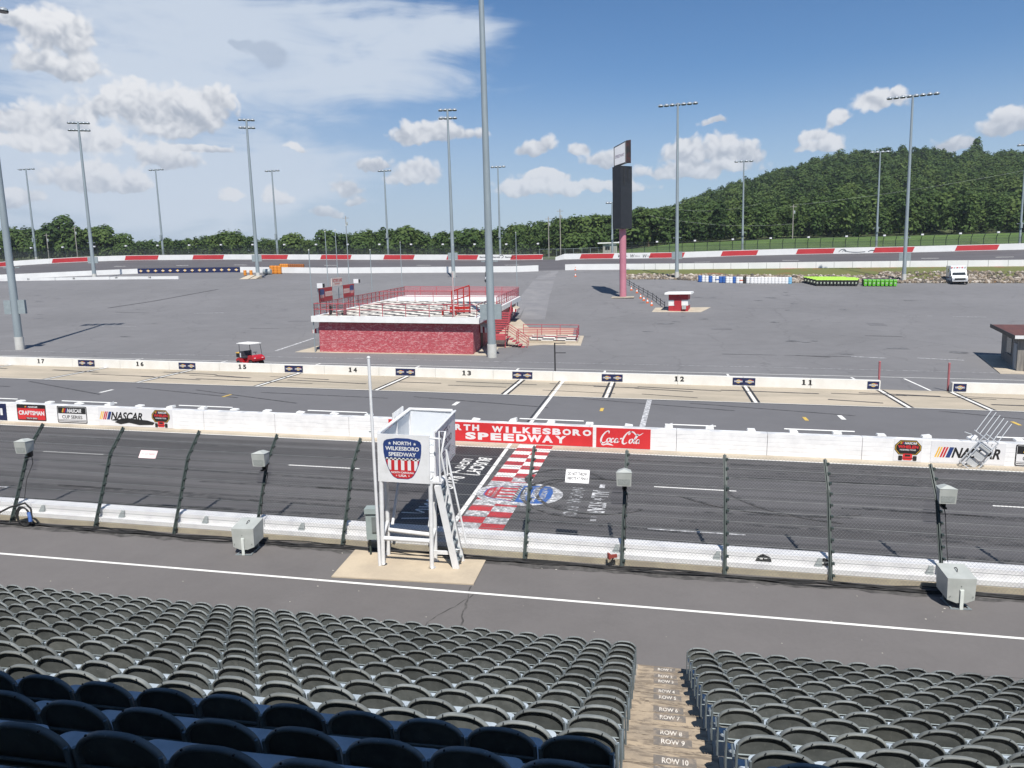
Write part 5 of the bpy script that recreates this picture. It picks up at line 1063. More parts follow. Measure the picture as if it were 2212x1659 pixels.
# ---------------------------------------------------------------- wheelie bins
def bin_proto(label, p, body, lid, group):
    t = thing('wheelie_bin', label, 'bin', p, 0, group); q = MB()
    a, b = .26, .34
    q.hexa([(-a+.05,-b+.08,.08),(a-.05,-b+.08,.08),(a-.05,b-.06,.08),(-a+.05,b-.06,.08),(-a,-b,1.0),(a,-b,1.0),(a,b,1.0),(-a,b,1.0)]); q.box((0,-b-.01,.96),(a*2+.04,.06,.07)); q.build('body', body, t)
    q = MB(); q.hexa([(-a-.02,-b-.05,1.002),(a+.02,-b-.05,1.002),(a+.02,b+.03,1.002),(-a-.02,b+.03,1.002),(-a,-b-.02,1.06),(a,-b-.02,1.06),(a,b,1.13),(-a,b,1.13)]); q.tube([(-a,b+.06,1.0),(a,b+.06,1.0)], .025, 6); q.build('lid', lid, t)
    q = MB()
    for s in (-.24,.24): q.lathe([(.04,-.03),(.11,-.03),(.11,.03),(.04,.03)], 10, (s,b-.06,.11), 0, True, 'x')
    q.build('wheel', BLKRUB, t)
    q = MB(); fr = lframe((0,-b+.008,.40)); P = [(.11*cos(k*PI/6),.14*sin(k*PI/6)) for k in range(12)]
    q.v = []; c = [(-.13,-b+.045,.40),(.13,-b+.045,.40),(.10,-b+.02,.66),(-.10,-b+.02,.66)]; q.add([(x_, y_-.012, z_) for x_, y_, z_ in c], [(0,1,2,3)]); q.build('emblem', bpy.data.materials.get('bin_emblem') or pm('bin_emblem', (.45,.50,.40)), t)
    return t
LIME = pm('lime_plastic', (.36,.62,.035), (.30,.55,.03), 2, .5); GRN = pm('green_plastic', (.13,.48,.03), (.10,.40,.025), 2, .45); BPL = pm('black_plastic', (.018,.018,.018), (.03,.03,.03), 3, .5)
def at_off(px, py, Y, dx=0, dy=0):
    x, y, _ = gpt(px, py, Y); x += dx; y += dy; return (x, y, GH(x, y))
g0 = None
for k in range(8):
    p = at_off(1869+k*9.15, 614, 138); lb = f'bright green wheelie bin, {ORD[k+1]} from the left in the green front row'
    g0 = bin_proto(lb, p, GRN, GRN, 'green bins in front of the rocks') if g0 is None else (dup(g0, p, 0, lb) and g0)
b0 = None
for k in range(8):
    p = at_off(1866+k*9.0, 611, 139.6); lb = f'all black wheelie bin, {ORD[k+1]} from the left behind the green bins'
    b0 = bin_proto(lb, p, BPL, BPL, 'black bins behind the green bins') if b0 is None else (dup(b0, p, 0, lb) and b0)
l0 = None; LH = [(0,2),(0,2)]
for r in range(5):
    n = 14 if r < 4 else 12
    for k in range(n):
        px = 1765-r*6.5+k*7.6
        if px > 1856: continue
        p = at_off(px, 613, 138.2+r*1.15); x_, y_ = p[0], p[1]
        bl_ = r > 0 and k > 10
        lb = f'black bin with lime green lid, {ORD[k+1]} from the left in the {ORD[r+1]} row'
        l0 = bin_proto(lb, p, BPL, LIME, 'black bins with lime lids') if l0 is None else (dup(l0, p, 0, lb) and l0)
# ---------------------------------------------------------------- water-filled drums
DW = pm('drum_white', (.72,.72,.71), (.62,.62,.62), 2, .5); DB = pm('drum_blue', (.03,.11,.36), (.03,.09,.28), 2, .5); DL = pm('drum_light_blue', (.18,.42,.62)); DK = pm('drum_black', (.03,.03,.03))
def drum(label, p, mt, tex=0, group='drums along the rock bank', sc_=1.0):
    t = thing('plastic_drum', label, 'drum', p, random.uniform(-.5,.5), group); q = MB(); r = .33*sc_; h_ = 1.12*sc_
    q.lathe([(r*.93,0),(r,.05),(r,h_*.30),(r*.96,h_*.33),(r,h_*.36),(r,h_*.64),(r*.96,h_*.67),(r,h_*.70),(r,h_*.95),(r*.9,h_)], 16); q.build('body', mt, t); q = MB(); q.lathe([(r*.94,h_+.001),(r*.94,h_+.03),(r*.8,h_+.035)], 16); q.build('lid', mt, t)
    if tex: q = MB(); q.lathe([(r*1.01,h_*.40),(r*1.01,h_*.58)], 16); q.build('band', (CON if tex == 1 else DB), t)
seq = 'BWWBWwBBWWBWoKW'; names = {'B':'blue','W':'white','w':'white','o':'white','K':'black'}; cnt = {}
px = 1512.0
for k, s in enumerate(seq):
    cnt[names[s]] = cnt.get(names[s], 0)+1
    extra = ' with an orange band' if s == 'o' else (' with a blue band' if s == 'w' else '')
    drum(f'{names[s]} plastic drum{extra}, {ORD[k+1]} from the left in the mixed drum row', at_off(px, 608, 141.5+(.25 if k % 3 == 1 else 0)), {'B':DB,'K':DK}.get(s, DW), 1 if s == 'o' else (2 if s == 'w' else 0)); px += 7.4
px = 1624.0
for k in range(12):
    drum('light blue plastic drum at the right end of the drum row' if k == 11 else f'white plastic drum, {ORD[k+1]} from the left in the all white row', at_off(px, 608.5, 141.3), DL if k == 11 else DW); px += 7.5
OR = pm('drum_orange', (.62,.24,.03), (.55,.19,.02), 2, .5); ORB = pm('drum_brown_top', (.22,.07,.02), (.3,.11,.03), 3, .6)
for k, (px, py, Y, s_, mt, lb) in enumerate(((530,599,157,1.0,OR,'orange drum with dark top, left of the light pole base'),(543,599,157,1.0,OR,'second orange drum with dark top, left of the light pole base'),(588,592,162,1.6,OR,'tall orange drum right of the light pole'),(596,592,162,1.6,OR,'second tall orange drum right of the light pole'),(604,592,162,1.6,OR,'third tall orange drum before the far white wall'))):
    drum(lb, gpt(px, py, Y), mt, 0, 'orange drums by the far wall', s_)
for k in range(11):
    p = gpt(607+k*4.7, 580, 169.5); drum(f'rusty orange drum behind the far white wall, {ORD[k+1]} from the left', p, OR if k < 4 else ORB, 0, 'orange drums behind the far wall', 1.3)
t = thing('jersey_block', 'grey concrete wedge blocks left of the pole beside the orange drums', 'barrier', gpt(540,603,148)); q = MB(); q.hexa([(-1.8,-1.2,0),(0.2,-1.2,0),(.5,1.5,0),(-1.2,1.5,0),(-1.6,-.9,.12),(0.1,-.9,.12),(.45,1.4,.8),(-1.1,1.4,.8)]); q.hexa([(.6,-1.0,0),(2.0,-1.0,0),(2.0,1.5,0),(.8,1.5,0),(.6,-.9,.1),(2,-.9,.1),(2,1.4,.7),(.8,1.4,.7)]); q.build('block', CONC, t)
t = thing('grey_barrel', 'grey barrel lying on its side right of the pole beside the orange drums', 'barrel', gpt(578,593,160)); q = MB(); q.lathe([(.5,-.9),(.62,-.85),(.62,.85),(.5,.9)], 14, (0,0,.62), 0, True, 'x'); q.build('body', PLATE, t)
# ---------------------------------------------------------------- far walls
FW_ = pm('far_wall_white', (.68,.68,.67), (.62,.62,.61), .4, .5, coord='World', fine=.04); FRED = pm('far_wall_red', (.46,.035,.04), (.40,.03,.035), .4, .5, coord='World')
def fan_wall(name, label, p0, p1, Y, hh, th, group, cuts=(), d0=0, curve=None, step=12.0, gap=0.0, pitch=None):
    t = thing(name, label, 'wall', GP(p0, 0, Y), 0, group); m = MB(); ps = sorted(set([p0, p1]+[p for p in np.arange(p0, p1, step)]+[c_ for ab in cuts for c_ in ab if p0 < c_ < p1]))
    yy = lambda p: Y+(curve(p) if curve else 0)
    for a, b in zip(ps, ps[1:]):
        A, B = GP(a, 0, yy(a)), GP(b, 0, yy(b)); g_ = gap if pitch else 0
        base = [W(*A), W(*B), W(B[0],B[1]+th,B[2]), W(A[0],A[1]+th,A[2])]; m.hexa([q-UZ*.4 for q in base]+[q+UZ*hh for q in base])
    m.build('wall', FW_, t, wpos=True)
    for a, b in cuts:
        q = MB(); n = max(1, int((b-a)/15)); P = []
        for k in range(n+1):
            px = a+(b-a)*k/n; A = GP(px, 0, yy(px)); P.append(W(A[0], A[1]-.02, A[2]))
        sl = UX*.45
        vs = []
        for k, p in enumerate(P): s0 = sl*(-1 if True else 0); vs += [p+UZ*.10, p+UZ*(hh-.10)+sl]
        q.add(vs, [(2*k, 2*k+2, 2*k+3, 2*k+1) for k in range(n)]); q.build('red_panel', FRED, t, wpos=True)
    return t
OH = 1.32
RL = [(-30,13),(112,189),(270,341),(416,482),(559,620),(692,757),(828,893),(964,1030),(1102,1170)]
cl = lambda p: -max(0, (350-p)/350)**2*6
t = fan_wall('outer_wall', 'long white outer wall with red panels along the far straight, left of the gate gap', -250, 1172, 186.2, OH, .4, 'outer walls of the far straight', RL, curve=cl)
def hen(q, fr, w, h, d):
    for k in range(3):
        x = .3+k*3.2; stroke(q, fr, [(x+1.6,h*.75,.6),(x+2.5,h*.95),(x+2.7,h*.6),(x+2.2,h*.35,.5)], .1, d, 1); q.text('Ramey', fr, x, h*.35, 1.9, h*.35, d, 1, .02)
def outer_sign(px0, w, fn): x, y, z = GP(px0, 0, 186.2); q = MB(); fr = (W(x,y-.05,z+.06), UX, UZ, -UY); fn(q, fr, w, OH-.12, .012); q.build('painted_sign', [SIGNW, BLACK], t, wpos=True)
outer_sign(1034, 8, hen)
RR = [(1252,1323),(1401,1475),(1556,1633),(1718,1798),(1884,1969),(2060,2151)]
t = fan_wall('outer_wall', 'white outer wall with red panels along the far straight, right of the gate gap', 1220, 2480, 186.2, OH, .4, 'outer walls of the far straight', RR)
A = GP(1205,0,186.2); B = GP(1220,0,186.2); q = MB(); q.hexa([W(A[0]-.3,184,A[2]-.5),W(*B)-UZ*.4,W(B[0],B[1]+.4,B[2])-UZ*.4,W(A[0]-.3,184.6,A[2]-.5),W(A[0]-.3,184,A[2]+.55),W(*B)+UZ*OH,W(B[0],B[1]+.4,B[2])+UZ*OH,W(A[0]-.3,184.6,A[2]+.55)]); q.build('end_taper', FW_, t, wpos=True)
def wsg(q, fr, w, h, d):
    for k in range(3): q.text('W', fr, .2+k*2.9, h*.2, 1.0, h*.6, d, 1, .0, .25); q.text('illiams', fr, 1.25+k*2.9, h*.38, 1.2, h*.2, d, 1, .0, .2)
outer_sign(1333, 8.6, wsg)
def crw(q, fr, w, h, d): stroke(q, fr, [(.4,h*.3),(.9,h*.7),(1.6,h*.8),(2.2,h*.4),(4,h*.25),(6,h*.35)], .09, d, 1); stroke(q, fr, [(1.2,h*.35),(1.5,h*.6),(1.9,h*.35)], .08, d, 1); stroke(q, fr, [(6.6,h*.35),(7.3,h*.6),(8.0,h*.5)], .12, d, 1)
outer_sign(1806, 9, crw)
IL = 165.0
ci = lambda p: -max(0, (300-p)/300)**2*5
fan_wall('far_inner_wall', 'plain white inner wall of the far straight left of the gate gap', 518, 1163, IL, 1.28, .4, 'inner walls of the far straight')
fan_wall('far_inner_wall', 'white inner wall of the far straight at the left edge', -250, 296, IL, 1.15, .4, 'inner walls of the far straight', curve=ci)
fan_wall('far_inner_wall', 'white segmented inner wall above the grass bank at right', 1221, 2480, IL, 1.22, .4, 'inner walls of the far straight')
JT = pm('joint_grey', (.30,.31,.30))
tw = [o for o in bpy.data.objects if o.get('label', '').startswith('white segmented inner')][0]
for px in (1392,1416,1447,1474,1500,1541,1579,1617,1656,1685,1723,1763,1802,1842,1882,1923,1966,2047,2091,2135,2178,2222):
    A = GP(px, 0, IL); q = MB(); c = W(A[0],A[1]-.012,A[2]+.6); q.box(tuple(c), (.07 if px not in (1916,1466) else .5,.02,1.2)); q.build('joint', JT, tw, wpos=True)
for px in (1142,1157):
    pass
SUN = pm('navy_board', (.014,.02,.075), (.012,.016,.06), 2, .5)
t = thing('navy_wall', 'dark navy wall with a row of yellow diamonds on the far side at left', 'wall', GP(296,0,IL)); A, B = GP(296,0,IL), GP(517,0,IL)
q = MB(); n = 12
for k in range(n):
    a, b = 296+(517-296)*k/n, 296+(517-296)*(k+1)/n; A, B = GP(a,0,IL+ci(a)*0), GP(b,0,IL); base = [W(*A),W(*B),W(B[0],B[1]+.4,B[2]),W(A[0],A[1]+.4,A[2])]; q.hexa([v_-UZ*.3 for v_ in base]+[v_+UZ*1.2 for v_ in base])
q.build('wall', SUN, t, wpos=True)
for k in range(14):
    A = GP(303+k*15.9,0,IL); q = MB(); fr = (W(A[0],A[1]-.01,A[2]+.6), UX, UZ, -UY); q.flat([[(-.5,0),(-.2,-.16),(0,-.32),(.2,-.16),(.5,0),(.2,.16),(0,.32),(-.2,.16)]], fr, .012, 0); q.flat([[(-.42,-.07),(.42,-.07),(.42,.07),(-.42,.07)]], fr, .02, 1); q.build('emblem', [YELL, SIGNW], t, wpos=True)
t = thing('far_pit_wall', 'low white numbered wall in front of the far inner wall at left', 'wall', gpt(0,611,146)); ps = [(-260,616),(0,611),(120,606),(238,603.5),(386,598)]
for (a, ya), (b, yb) in zip(ps, ps[1:]):
    q = MB(); A, B = gpt(a, ya, 148), gpt(b-1.2, yb, 148); base = [W(*A),W(*B),W(B[0],B[1]+.35,B[2]),W(A[0],A[1]+.35,A[2])]; q.hexa([v_-UZ*.3 for v_ in base]+[v_+UZ*.62 for v_ in base]); q.build('wall', FW_, t, wpos=True)
for s, px in (('21',62),('20',160),('19',252),('18',324)):
    A = gpt(px, float(np.interp(px, [p for p, y in ps], [y for p, y in ps])), 148); q = MB(); fr = (W(A[0],A[1]-.02,A[2]+.2), UX, UZ, -UY); q.text(s, fr, -.3, 0, .55, .36, .01, 0, .03); q.build('painted_number', BLACK, t, wpos=True)
# ---------------------------------------------------------------- far catch fences with white-topped posts
def far_fence(label, p0, p1, step, lamps, Y=187.4, hgt=3.6, nw=5, mt=None):
    t = thing('far_catch_fence', label, 'fence', GP(p0, 0, Y), 0, 'catch fences of the far straight'); top = []; k = 0; px = p0
    while px <= p1:
        A = GP(px, 0, Y); a = W(*A); b = a+UZ*hgt*.78; c_ = a+UZ*hgt+UY*(-.8); q = MB(); q.tube([a, b, c_], .075, 5); o = q.build('post', DKMET, t, wpos=True); top.append(A)
        if lamps and k % lamps == 0: q = MB(); q.box((c_.x,c_.y,c_.z+.2),(.5,.4,.34)); l = q.build('lamp', SIGNW, o); l.data.transform(Matrix.Translation(-Vector(t.location)))
        k += 1; px += step
    for z in np.linspace(.4, 1, nw): q = MB(); q.tube([W(A[0], A[1]-(max(0, z-.78)/.22)*.8, A[2])+UZ*hgt*z for A in top], .022, 4); q.build('cable', DKMET, t, wpos=True)
    q = MB(); NMt = bpy.data.materials.get('mesh_veil')
    if NMt is None: NMt = pm('mesh_veil', (.05,.055,.05), (.06,.065,.06), 1, .8); NMt.node_tree.nodes['Principled BSDF'].inputs['Alpha'].default_value = .30
    for A, B in zip(top, top[1:]): q.add([W(*A), W(*B), W(*B)+UZ*hgt*.78, W(*A)+UZ*hgt*.78], [(0,1,2,3)])
    q.build('fence_mesh', NMt, t, wpos=True)
far_fence('black catch fence with white lamps behind the right outer wall', 1338, 2400, 27.0, 3)
far_fence('dark catch fence with small white lamps behind the left outer wall', -60, 1165, 34.0, 2, nw=7)
t = thing('gate_fence', 'chain-link gate fence across the gap in the far outer wall', 'fence', GP(1170,0,198)); q = MB(); P = [GP(px,0,198) for px in np.linspace(1166,1330,10)]
for A in P: q.tube([W(*A), W(*A)+UZ*2.4], .05, 5)
for z in (.1, 2.35): q.tube([W(*A)+UZ*z for A in P], .035, 5)
q.build('frame', GALV, t, wpos=True); q = MB(); [q.add([W(*A),W(*B),W(*B)+UZ*2.3,W(*A)+UZ*2.3],[(0,1,2,3)]) for A, B in zip(P, P[1:])]; q.build('fence_mesh', bpy.data.materials['mesh_veil'], t, wpos=True)
t = thing('guard_hut', 'small pale hut with flat white roof beyond the far gate', 'hut', GP(1318,0,205)); q = MB(); q.box((0,0,1.5),(3.6,3,3.0)); q.build('wall', pm('hut_cream', (.45,.43,.38)), t); q = MB(); q.box((0,0,3.15),(6.2,4,.3)); q.build('roof', WHITE, t); q = MB(); q.box((-.6,-1.51,1.8),(1.2,.05,.9)); q.build('window', BLACK, t)
# utility poles with wires
UPM = pm('utility_pole_wood', (.32,.30,.27), (.24,.22,.2), 2, .85, stretch=(3,3,.4)); ups = []
for px, Y, hg, lb in ((107,215,8.5,'left wooden utility pole with pale cap in front of the big left tree'),(169,215,10.5,'paired wooden utility pole in front of the big left tree'),(752,212,12.0,'utility pole with a small box behind the victory banner'),(1186,215,11,'short utility pole behind the far gate'),(1211,216,13,'utility pole by the pale hut at the wood edge'),(1709,232,9.5,'utility pole with a grey transformer on the grass slope')):
    t = thing('utility_pole', lb, 'utility pole', GP(px,0,Y), 0, 'utility poles'); q = MB(); q.tube([(0,0,-.5),(0,0,hg)], .15, 8, 0, .11); q.build('shaft', UPM, t); q = MB(); q.box((0,0,hg-.6),(1.8,.1,.12)); q.build('crossarm', UPM, t); q = MB(); q.lathe([(.2,hg-2.6),(.24,hg-2.5),(.24,hg-1.8),(.2,hg-1.7)], 10, (.32,0,0)); q.build('transformer', PLATE, t); ups.append((px, Y, hg))
t = thing('power_line', 'thin power lines sagging in front of the wooded hill', 'power line', GP(1709,0,232))
for p0, z0, p1, Y1, z1 in ((1709,9.3,2450,236,22),(1709,4.2,1400,230,9),(1440,10.5,1640,240,10.5)):
    q = MB(); A, B = W(*GP(p0,0,232))+UZ*z0, W(*GP(p1,0,Y1))+UZ*z1; q.tube([A.lerp(B, s)-UZ*3.0*s*(1-s)*2 for s in np.linspace(0,1,14)], .018, 4); q.build('wire', GREYBOX, t, wpos=True)
# ---------------------------------------------------------------- rock bank (riprap)
RK = bpy.data.materials.new('riprap_stone'); RK.use_nodes = True; h = G(RK.node_tree); b = RK.node_tree.nodes['Principled BSDF']; at = RK.node_tree.nodes.new('ShaderNodeAttribute'); at.attribute_name = 'tint'
cr = RK.node_tree.nodes.new('ShaderNodeValToRGB'); cr.color_ramp.elements[0].color = (.07,.065,.06,1); cr.color_ramp.elements[1].color = (.44,.40,.35,1); e = cr.color_ramp.elements.new(.5); e.color = (.19,.145,.10,1); h.put(cr.inputs[0], at.outputs['Fac']); h.put(b.inputs['Base Color'], cr.outputs[0]); b.inputs['Roughness'].default_value = .9
ico = [(0,0,1),(.89,0,.45),(.28,.85,.45),(-.72,.53,.45),(-.72,-.53,.45),(.28,-.85,.45),(.72,.53,-.45),(-.28,.85,-.45),(-.89,0,-.45),(-.28,-.85,-.45),(.72,-.53,-.45),(0,0,-1)]
icf = [(0,1,2),(0,2,3),(0,3,4),(0,4,5),(0,5,1),(1,6,2),(2,7,3),(3,8,4),(4,9,5),(5,10,1),(6,7,2),(7,8,3),(8,9,4),(9,10,5),(10,6,1),(11,7,6),(11,8,7),(11,9,8),(11,10,9),(11,6,10)]
q = MB(); tint = []
for k in range(5200):
    px = random.uniform(1352, 2330); Y = 143.2+(random.random()**1.25)*(13.5 if px > 1900 else 8.5 if px > 1640 else 9)
    if 1730 < px < 1945 and Y < 143.8: continue
    if random.random() < .75 and ((1955 < px < 2030 and Y > 147) or (2150 < px < 2200 and Y > 149)): continue
    A = GP(px, 0, Y); s = random.uniform(.12,.34)*random.uniform(.8,1.3); c = W(*A)+UZ*s*.3; sx, sy, sz = [s*random.uniform(.7,1.3) for _ in range(3)]; sz *= .75; a = random.uniform(0,6.3)
    q.add([(c.x+(x_*cos(a)-y_*sin(a))*sx*random.uniform(.8,1.15), c.y+(x_*sin(a)+y_*cos(a))*sy*random.uniform(.8,1.15), c.z+z_*sz) for x_, y_, z_ in ico], icf); tint += [random.choice([random.uniform(0,.3), random.uniform(.3,.7), random.uniform(.6,1)])]*20
o = tag(q.build('rock_bank', RK), 'heap of broken rocks along the foot of the grass bank', 'rocks', kind='stuff')
at_ = o.data.attributes.new('tint', 'FLOAT', 'FACE'); at_.data.foreach_set('value', tint)
# ---------------------------------------------------------------- trees
def leafmat(name, dark, mid, light):
    m = bpy.data.materials.new(name); m.use_nodes = True; nt = m.node_tree; h = G(nt); b = nt.nodes['Principled BSDF']; a = nt.nodes.new('ShaderNodeAttribute'); a.attribute_name = 'tint'
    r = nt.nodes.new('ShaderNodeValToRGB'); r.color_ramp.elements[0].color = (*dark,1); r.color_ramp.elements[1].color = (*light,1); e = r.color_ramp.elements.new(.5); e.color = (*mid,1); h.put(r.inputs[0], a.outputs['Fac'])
    h.put(b.inputs['Base Color'], r.outputs[0]); b.inputs['Roughness'].default_value = .75; b.inputs['Specular IOR Level'].default_value = .2
    tr = nt.nodes.new('ShaderNodeBsdfTranslucent'); h.put(tr.inputs[0], r.outputs[0]); ms = nt.nodes.new('ShaderNodeMixShader'); ms.inputs[0].default_value = .30; nt.links.new(b.outputs[0], ms.inputs[1]); nt.links.new(tr.outputs[0], ms.inputs[2]); nt.links.new(ms.outputs[0], nt.nodes['Material Output'].inputs[0]); return m
LEAF = leafmat('wood_foliage', (.032,.062,.017), (.064,.108,.028), (.112,.158,.042))
def crown_proto(seed, n, leaf):
    r = np.random.default_rng(seed); nl = r.integers(6, 10); lob = []
    for k in range(nl):
        a = r.uniform(0, 2*PI); d = r.uniform(.1,.62); z = r.uniform(.28,.86); lob.append((d*cos(a)*(1.15-z*.6), d*sin(a)*(1.15-z*.6), z, r.uniform(.24,.42)*(1.15-.4*z)))
    lob.append((0,0,.78,.32)); P = np.zeros((n,3)); N = np.zeros((n,3)); lt = np.zeros(n)
    w = np.array([l[3]**2 for l in lob]); w /= w.sum(); idx = r.choice(len(lob), n, p=w); sh = r.uniform(-.25,.25,len(lob))
    d = r.normal(size=(n,3)); d /= np.linalg.norm(d,axis=1)[:,None]; d[:,2] = np.where(d[:,2] < -.35, -d[:,2], d[:,2])
    L = np.array(lob)[idx]; rad = L[:,3]*r.uniform(.72,1.06,n); P = L[:,:3]+d*rad[:,None]*np.array([1,1,.85]); N = d+np.array([0,-.15,.45])+r.normal(size=(n,3))*.30; N /= np.linalg.norm(N,axis=1)[:,None]
    T = np.cross(N, r.normal(size=(n,3))); T /= np.linalg.norm(T,axis=1)[:,None]; B = np.cross(N, T); s = leaf*r.uniform(.6,1.35,n)[:,None]
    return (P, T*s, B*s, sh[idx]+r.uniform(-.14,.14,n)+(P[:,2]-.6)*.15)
def quads(pr, wid, hgt, leaf, a=0.0):           # leaf clumps keep their own size whatever the crown's proportions
    P, T, B, tt = pr; R = np.array([[cos(a),-sin(a),0],[sin(a),cos(a),0],[0,0,1]]); P = P@R.T*np.array([wid,wid,hgt]); T = T@R.T*leaf; B = B@R.T*leaf
    return np.stack([P-T-B*.7, P+T-B*.7, P+T*.75+B*.8, P-T*.75+B*.8], axis=1), tt
def link_quads(name, Q, tint, mat, parent=None):
    n = len(Q); me = bpy.data.meshes.new(name); me.vertices.add(n*4); me.vertices.foreach_set('co', Q.reshape(-1).astype(np.float32)); me.loops.add(n*4); me.loops.foreach_set('vertex_index', np.arange(n*4, dtype=np.int32)); me.polygons.add(n); me.polygons.foreach_set('loop_start', np.arange(0, n*4, 4, dtype=np.int32)); me.polygons.foreach_set('loop_total', np.full(n, 4, dtype=np.int32)); me.update(calc_edges=True)
    a = me.attributes.new('tint', 'FLOAT', 'FACE'); a.data.foreach_set('value', np.clip(tint, 0, 1).astype(np.float32)); me.materials.append(mat); o = bpy.data.objects.new(name, me); COL.objects.link(o)
    if parent is not None: o.parent = parent
    return o
PROTO = [crown_proto(s, 440, 1.0) for s in range(16)]
def scatter(name, label, spots):
    QS, TS = [], []
    for (x, y, z, hgt, wid) in spots:
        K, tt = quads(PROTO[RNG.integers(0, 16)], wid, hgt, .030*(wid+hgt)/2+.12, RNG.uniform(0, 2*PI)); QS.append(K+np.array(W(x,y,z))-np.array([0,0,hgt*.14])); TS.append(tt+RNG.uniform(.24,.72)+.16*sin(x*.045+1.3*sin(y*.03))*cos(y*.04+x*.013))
    return tag(link_quads(name, np.concatenate(QS), np.concatenate(TS), LEAF), label, 'wood', kind='stuff')
def grow(p0, p1, Ys, dens, hmin, hmax, margin=0):
    out = []
    for Y, dY in Ys:
        x0, x1 = GP(p0,0,Y)[0], GP(p1,0,Y)[0]; n = int((x1-x0)*dens)
        for k in range(n):
            x = x0+(x1-x0)*(k+RNG.uniform(0,1))/n; y = Y+RNG.uniform(-dY,dY); z = GH(x,y); hh = RNG.uniform(hmin,hmax); px, py = proj(x,y,z); ps_ = skyl(px)+RNG.uniform(-2,6)+margin; d = zdepth(x,y,z); cap = (py-ps_)/FPX*d
            if cap < 3.5: continue
            hh = min(hh, cap*1.04); out.append((x,y,z,hh,max(2.6,hh*RNG.choice([.40,.48,.55,.64])*RNG.uniform(.9,1.1))))
    return out
hill = grow(1180, 2420, [(Y, 3.5) for Y in range(236, 530, 6)], .25, 4.5, 13.5)
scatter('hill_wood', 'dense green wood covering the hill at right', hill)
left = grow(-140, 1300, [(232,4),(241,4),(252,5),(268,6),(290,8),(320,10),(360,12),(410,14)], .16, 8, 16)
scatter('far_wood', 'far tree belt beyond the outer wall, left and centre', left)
BARK = pm('tree_bark', (.10,.075,.05), (.06,.045,.03), 3, .9, bump=.4, stretch=(4,4,.6)); nt_ = 0
def tree(label, px, Y, hgt, wid, seed, tb):
    global nt_
    A = GP(px,0,Y); t = thing('broadleaf_tree', label, 'tree', A, 0, 'single trees standing out of the far woods'); q = MB(); q.tube([(0,0,-.4),(.1,.05,hgt*.25),(-.1,0,hgt*.55)], .35, 8, 0, .14)
    for a in range(5): q.tube([(0,0,hgt*(.22+.06*a)),(cos(a*1.3)*wid*.3,sin(a*1.3)*wid*.3,hgt*(.5+.07*a))], .13, 6, 0, .04)
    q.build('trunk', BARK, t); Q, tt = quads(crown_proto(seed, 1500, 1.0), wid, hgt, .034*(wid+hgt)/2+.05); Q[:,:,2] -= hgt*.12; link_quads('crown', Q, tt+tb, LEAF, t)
for a in (('tallest dark tree of the left tree belt, between two utility poles',142,226,15.5,10.5,31,.35),('rounded tree left of the tallest tree at left',98,228,11.0,8.0,32,.45),('bushy tree at the far left edge behind the fence',30,228,11.5,10,33,.5),('round tree right of the tallest left tree',213,228,11.5,9,34,.55),('low round tree before the gap in the left wood',262,230,9,9,35,.45),
          ('light green tree right of the pole with the orange drums',640,230,8.5,9.5,36,.62),('bushy tree above the far wall behind the victory banner',715,230,9,9,37,.5),('broad tree behind the middle flag poles',880,231,10.5,11,38,.5),('tree beside the tallest pole at the wood edge',1010,231,9.5,10,39,.42),('leafy tree left of the scoreboard at the wood edge',1265,233,12,11,40,.55),('leafy tree right of the scoreboard column',1400,238,12,11,41,.52)): tree(*a)
x, y, z = GP(2090,0,505); tree('lone tall tree on the crest of the hill', 2090, 505, (proj(x,y,z)[1]-297)/FPX*zdepth(x,y,z)*1.06, 8.0, 44, .25)
# ---------------------------------------------------------------- grandstand
HREL = [7.31,6.96,6.635,6.31,5.975,5.645,5.30,4.955,4.58,4.21,3.81,3.40,2.93,2.53,2.09,1.62,1.18]   # eye to chair tops, front row first
YROW = [14.3-.82*i for i in range(17)]; CT = .80; PITCH = .48
FLOOR = [EYE-h_-CT for h_ in HREL]
t = thing('grandstand', 'concrete grandstand terrace with a stepped aisle under a roof behind the camera', 'grandstand', (0, 14.9, 0)); GS = t
TERR = pm('terrace_concrete', (.40,.36,.30), (.30,.27,.23), .8, .85, coord='World', fine=.1)
def steps(q, xa, xb, sub=False):
    for i in range(17):
        y1 = YROW[i]+.57; y0 = YROW[i]-.25; f = FLOOR[i]
        q.hexa([W(xa,y0,f-1.2),W(xb,y0,f-1.2),W(xb,y1,f-1.2),W(xa,y1,f-1.2),W(xa,y0,f),W(xb,y0,f),W(xb,y1,f),W(xa,y1,f)])
q = MB(); steps(q, -30, -.275); q.build('terrace', TERR, t, wpos=True)
q = MB(); steps(q, .705, 22); q.build('terrace', TERR, t, wpos=True)
STEPM = bpy.data.materials.new('aisle_concrete'); STEPM.use_nodes = True; h = G(STEPM.node_tree); b = STEPM.node_tree.nodes['Principled BSDF']; P = STEPM.node_tree.nodes.new('ShaderNodeNewGeometry').outputs['Position']
n1 = h.noise(P, 2.2, 6, .65); n2 = h.noise(h.v('MULTIPLY', P, (1,3.5,1)), 3.1, 6, .7, dist=.8); n3 = h.noise(P, 26, 3, .7)
cc = h.mix(h.step(n1, .35, .68), (.375,.30,.213,1), (.245,.203,.155,1)); cc = h.mix(h.step(n2, .46, .60, 0, .85), cc, (.155,.125,.095,1)); cc = h.mix(h.step(n3, .66, .76, 0, .5), cc, (.60,.50,.33,1)); h.put(b.inputs['Base Color'], cc); b.inputs['Roughness'].default_value = .9
bn = STEPM.node_tree.nodes.new('ShaderNodeBump'); bn.inputs['Strength'].default_value = .4; bn.inputs['Distance'].default_value = .012; h.put(bn.inputs['Height'], n2); STEPM.node_tree.links.new(bn.outputs[0], b.inputs['Normal'])
q = MB(); XA, XB = -.27, .70
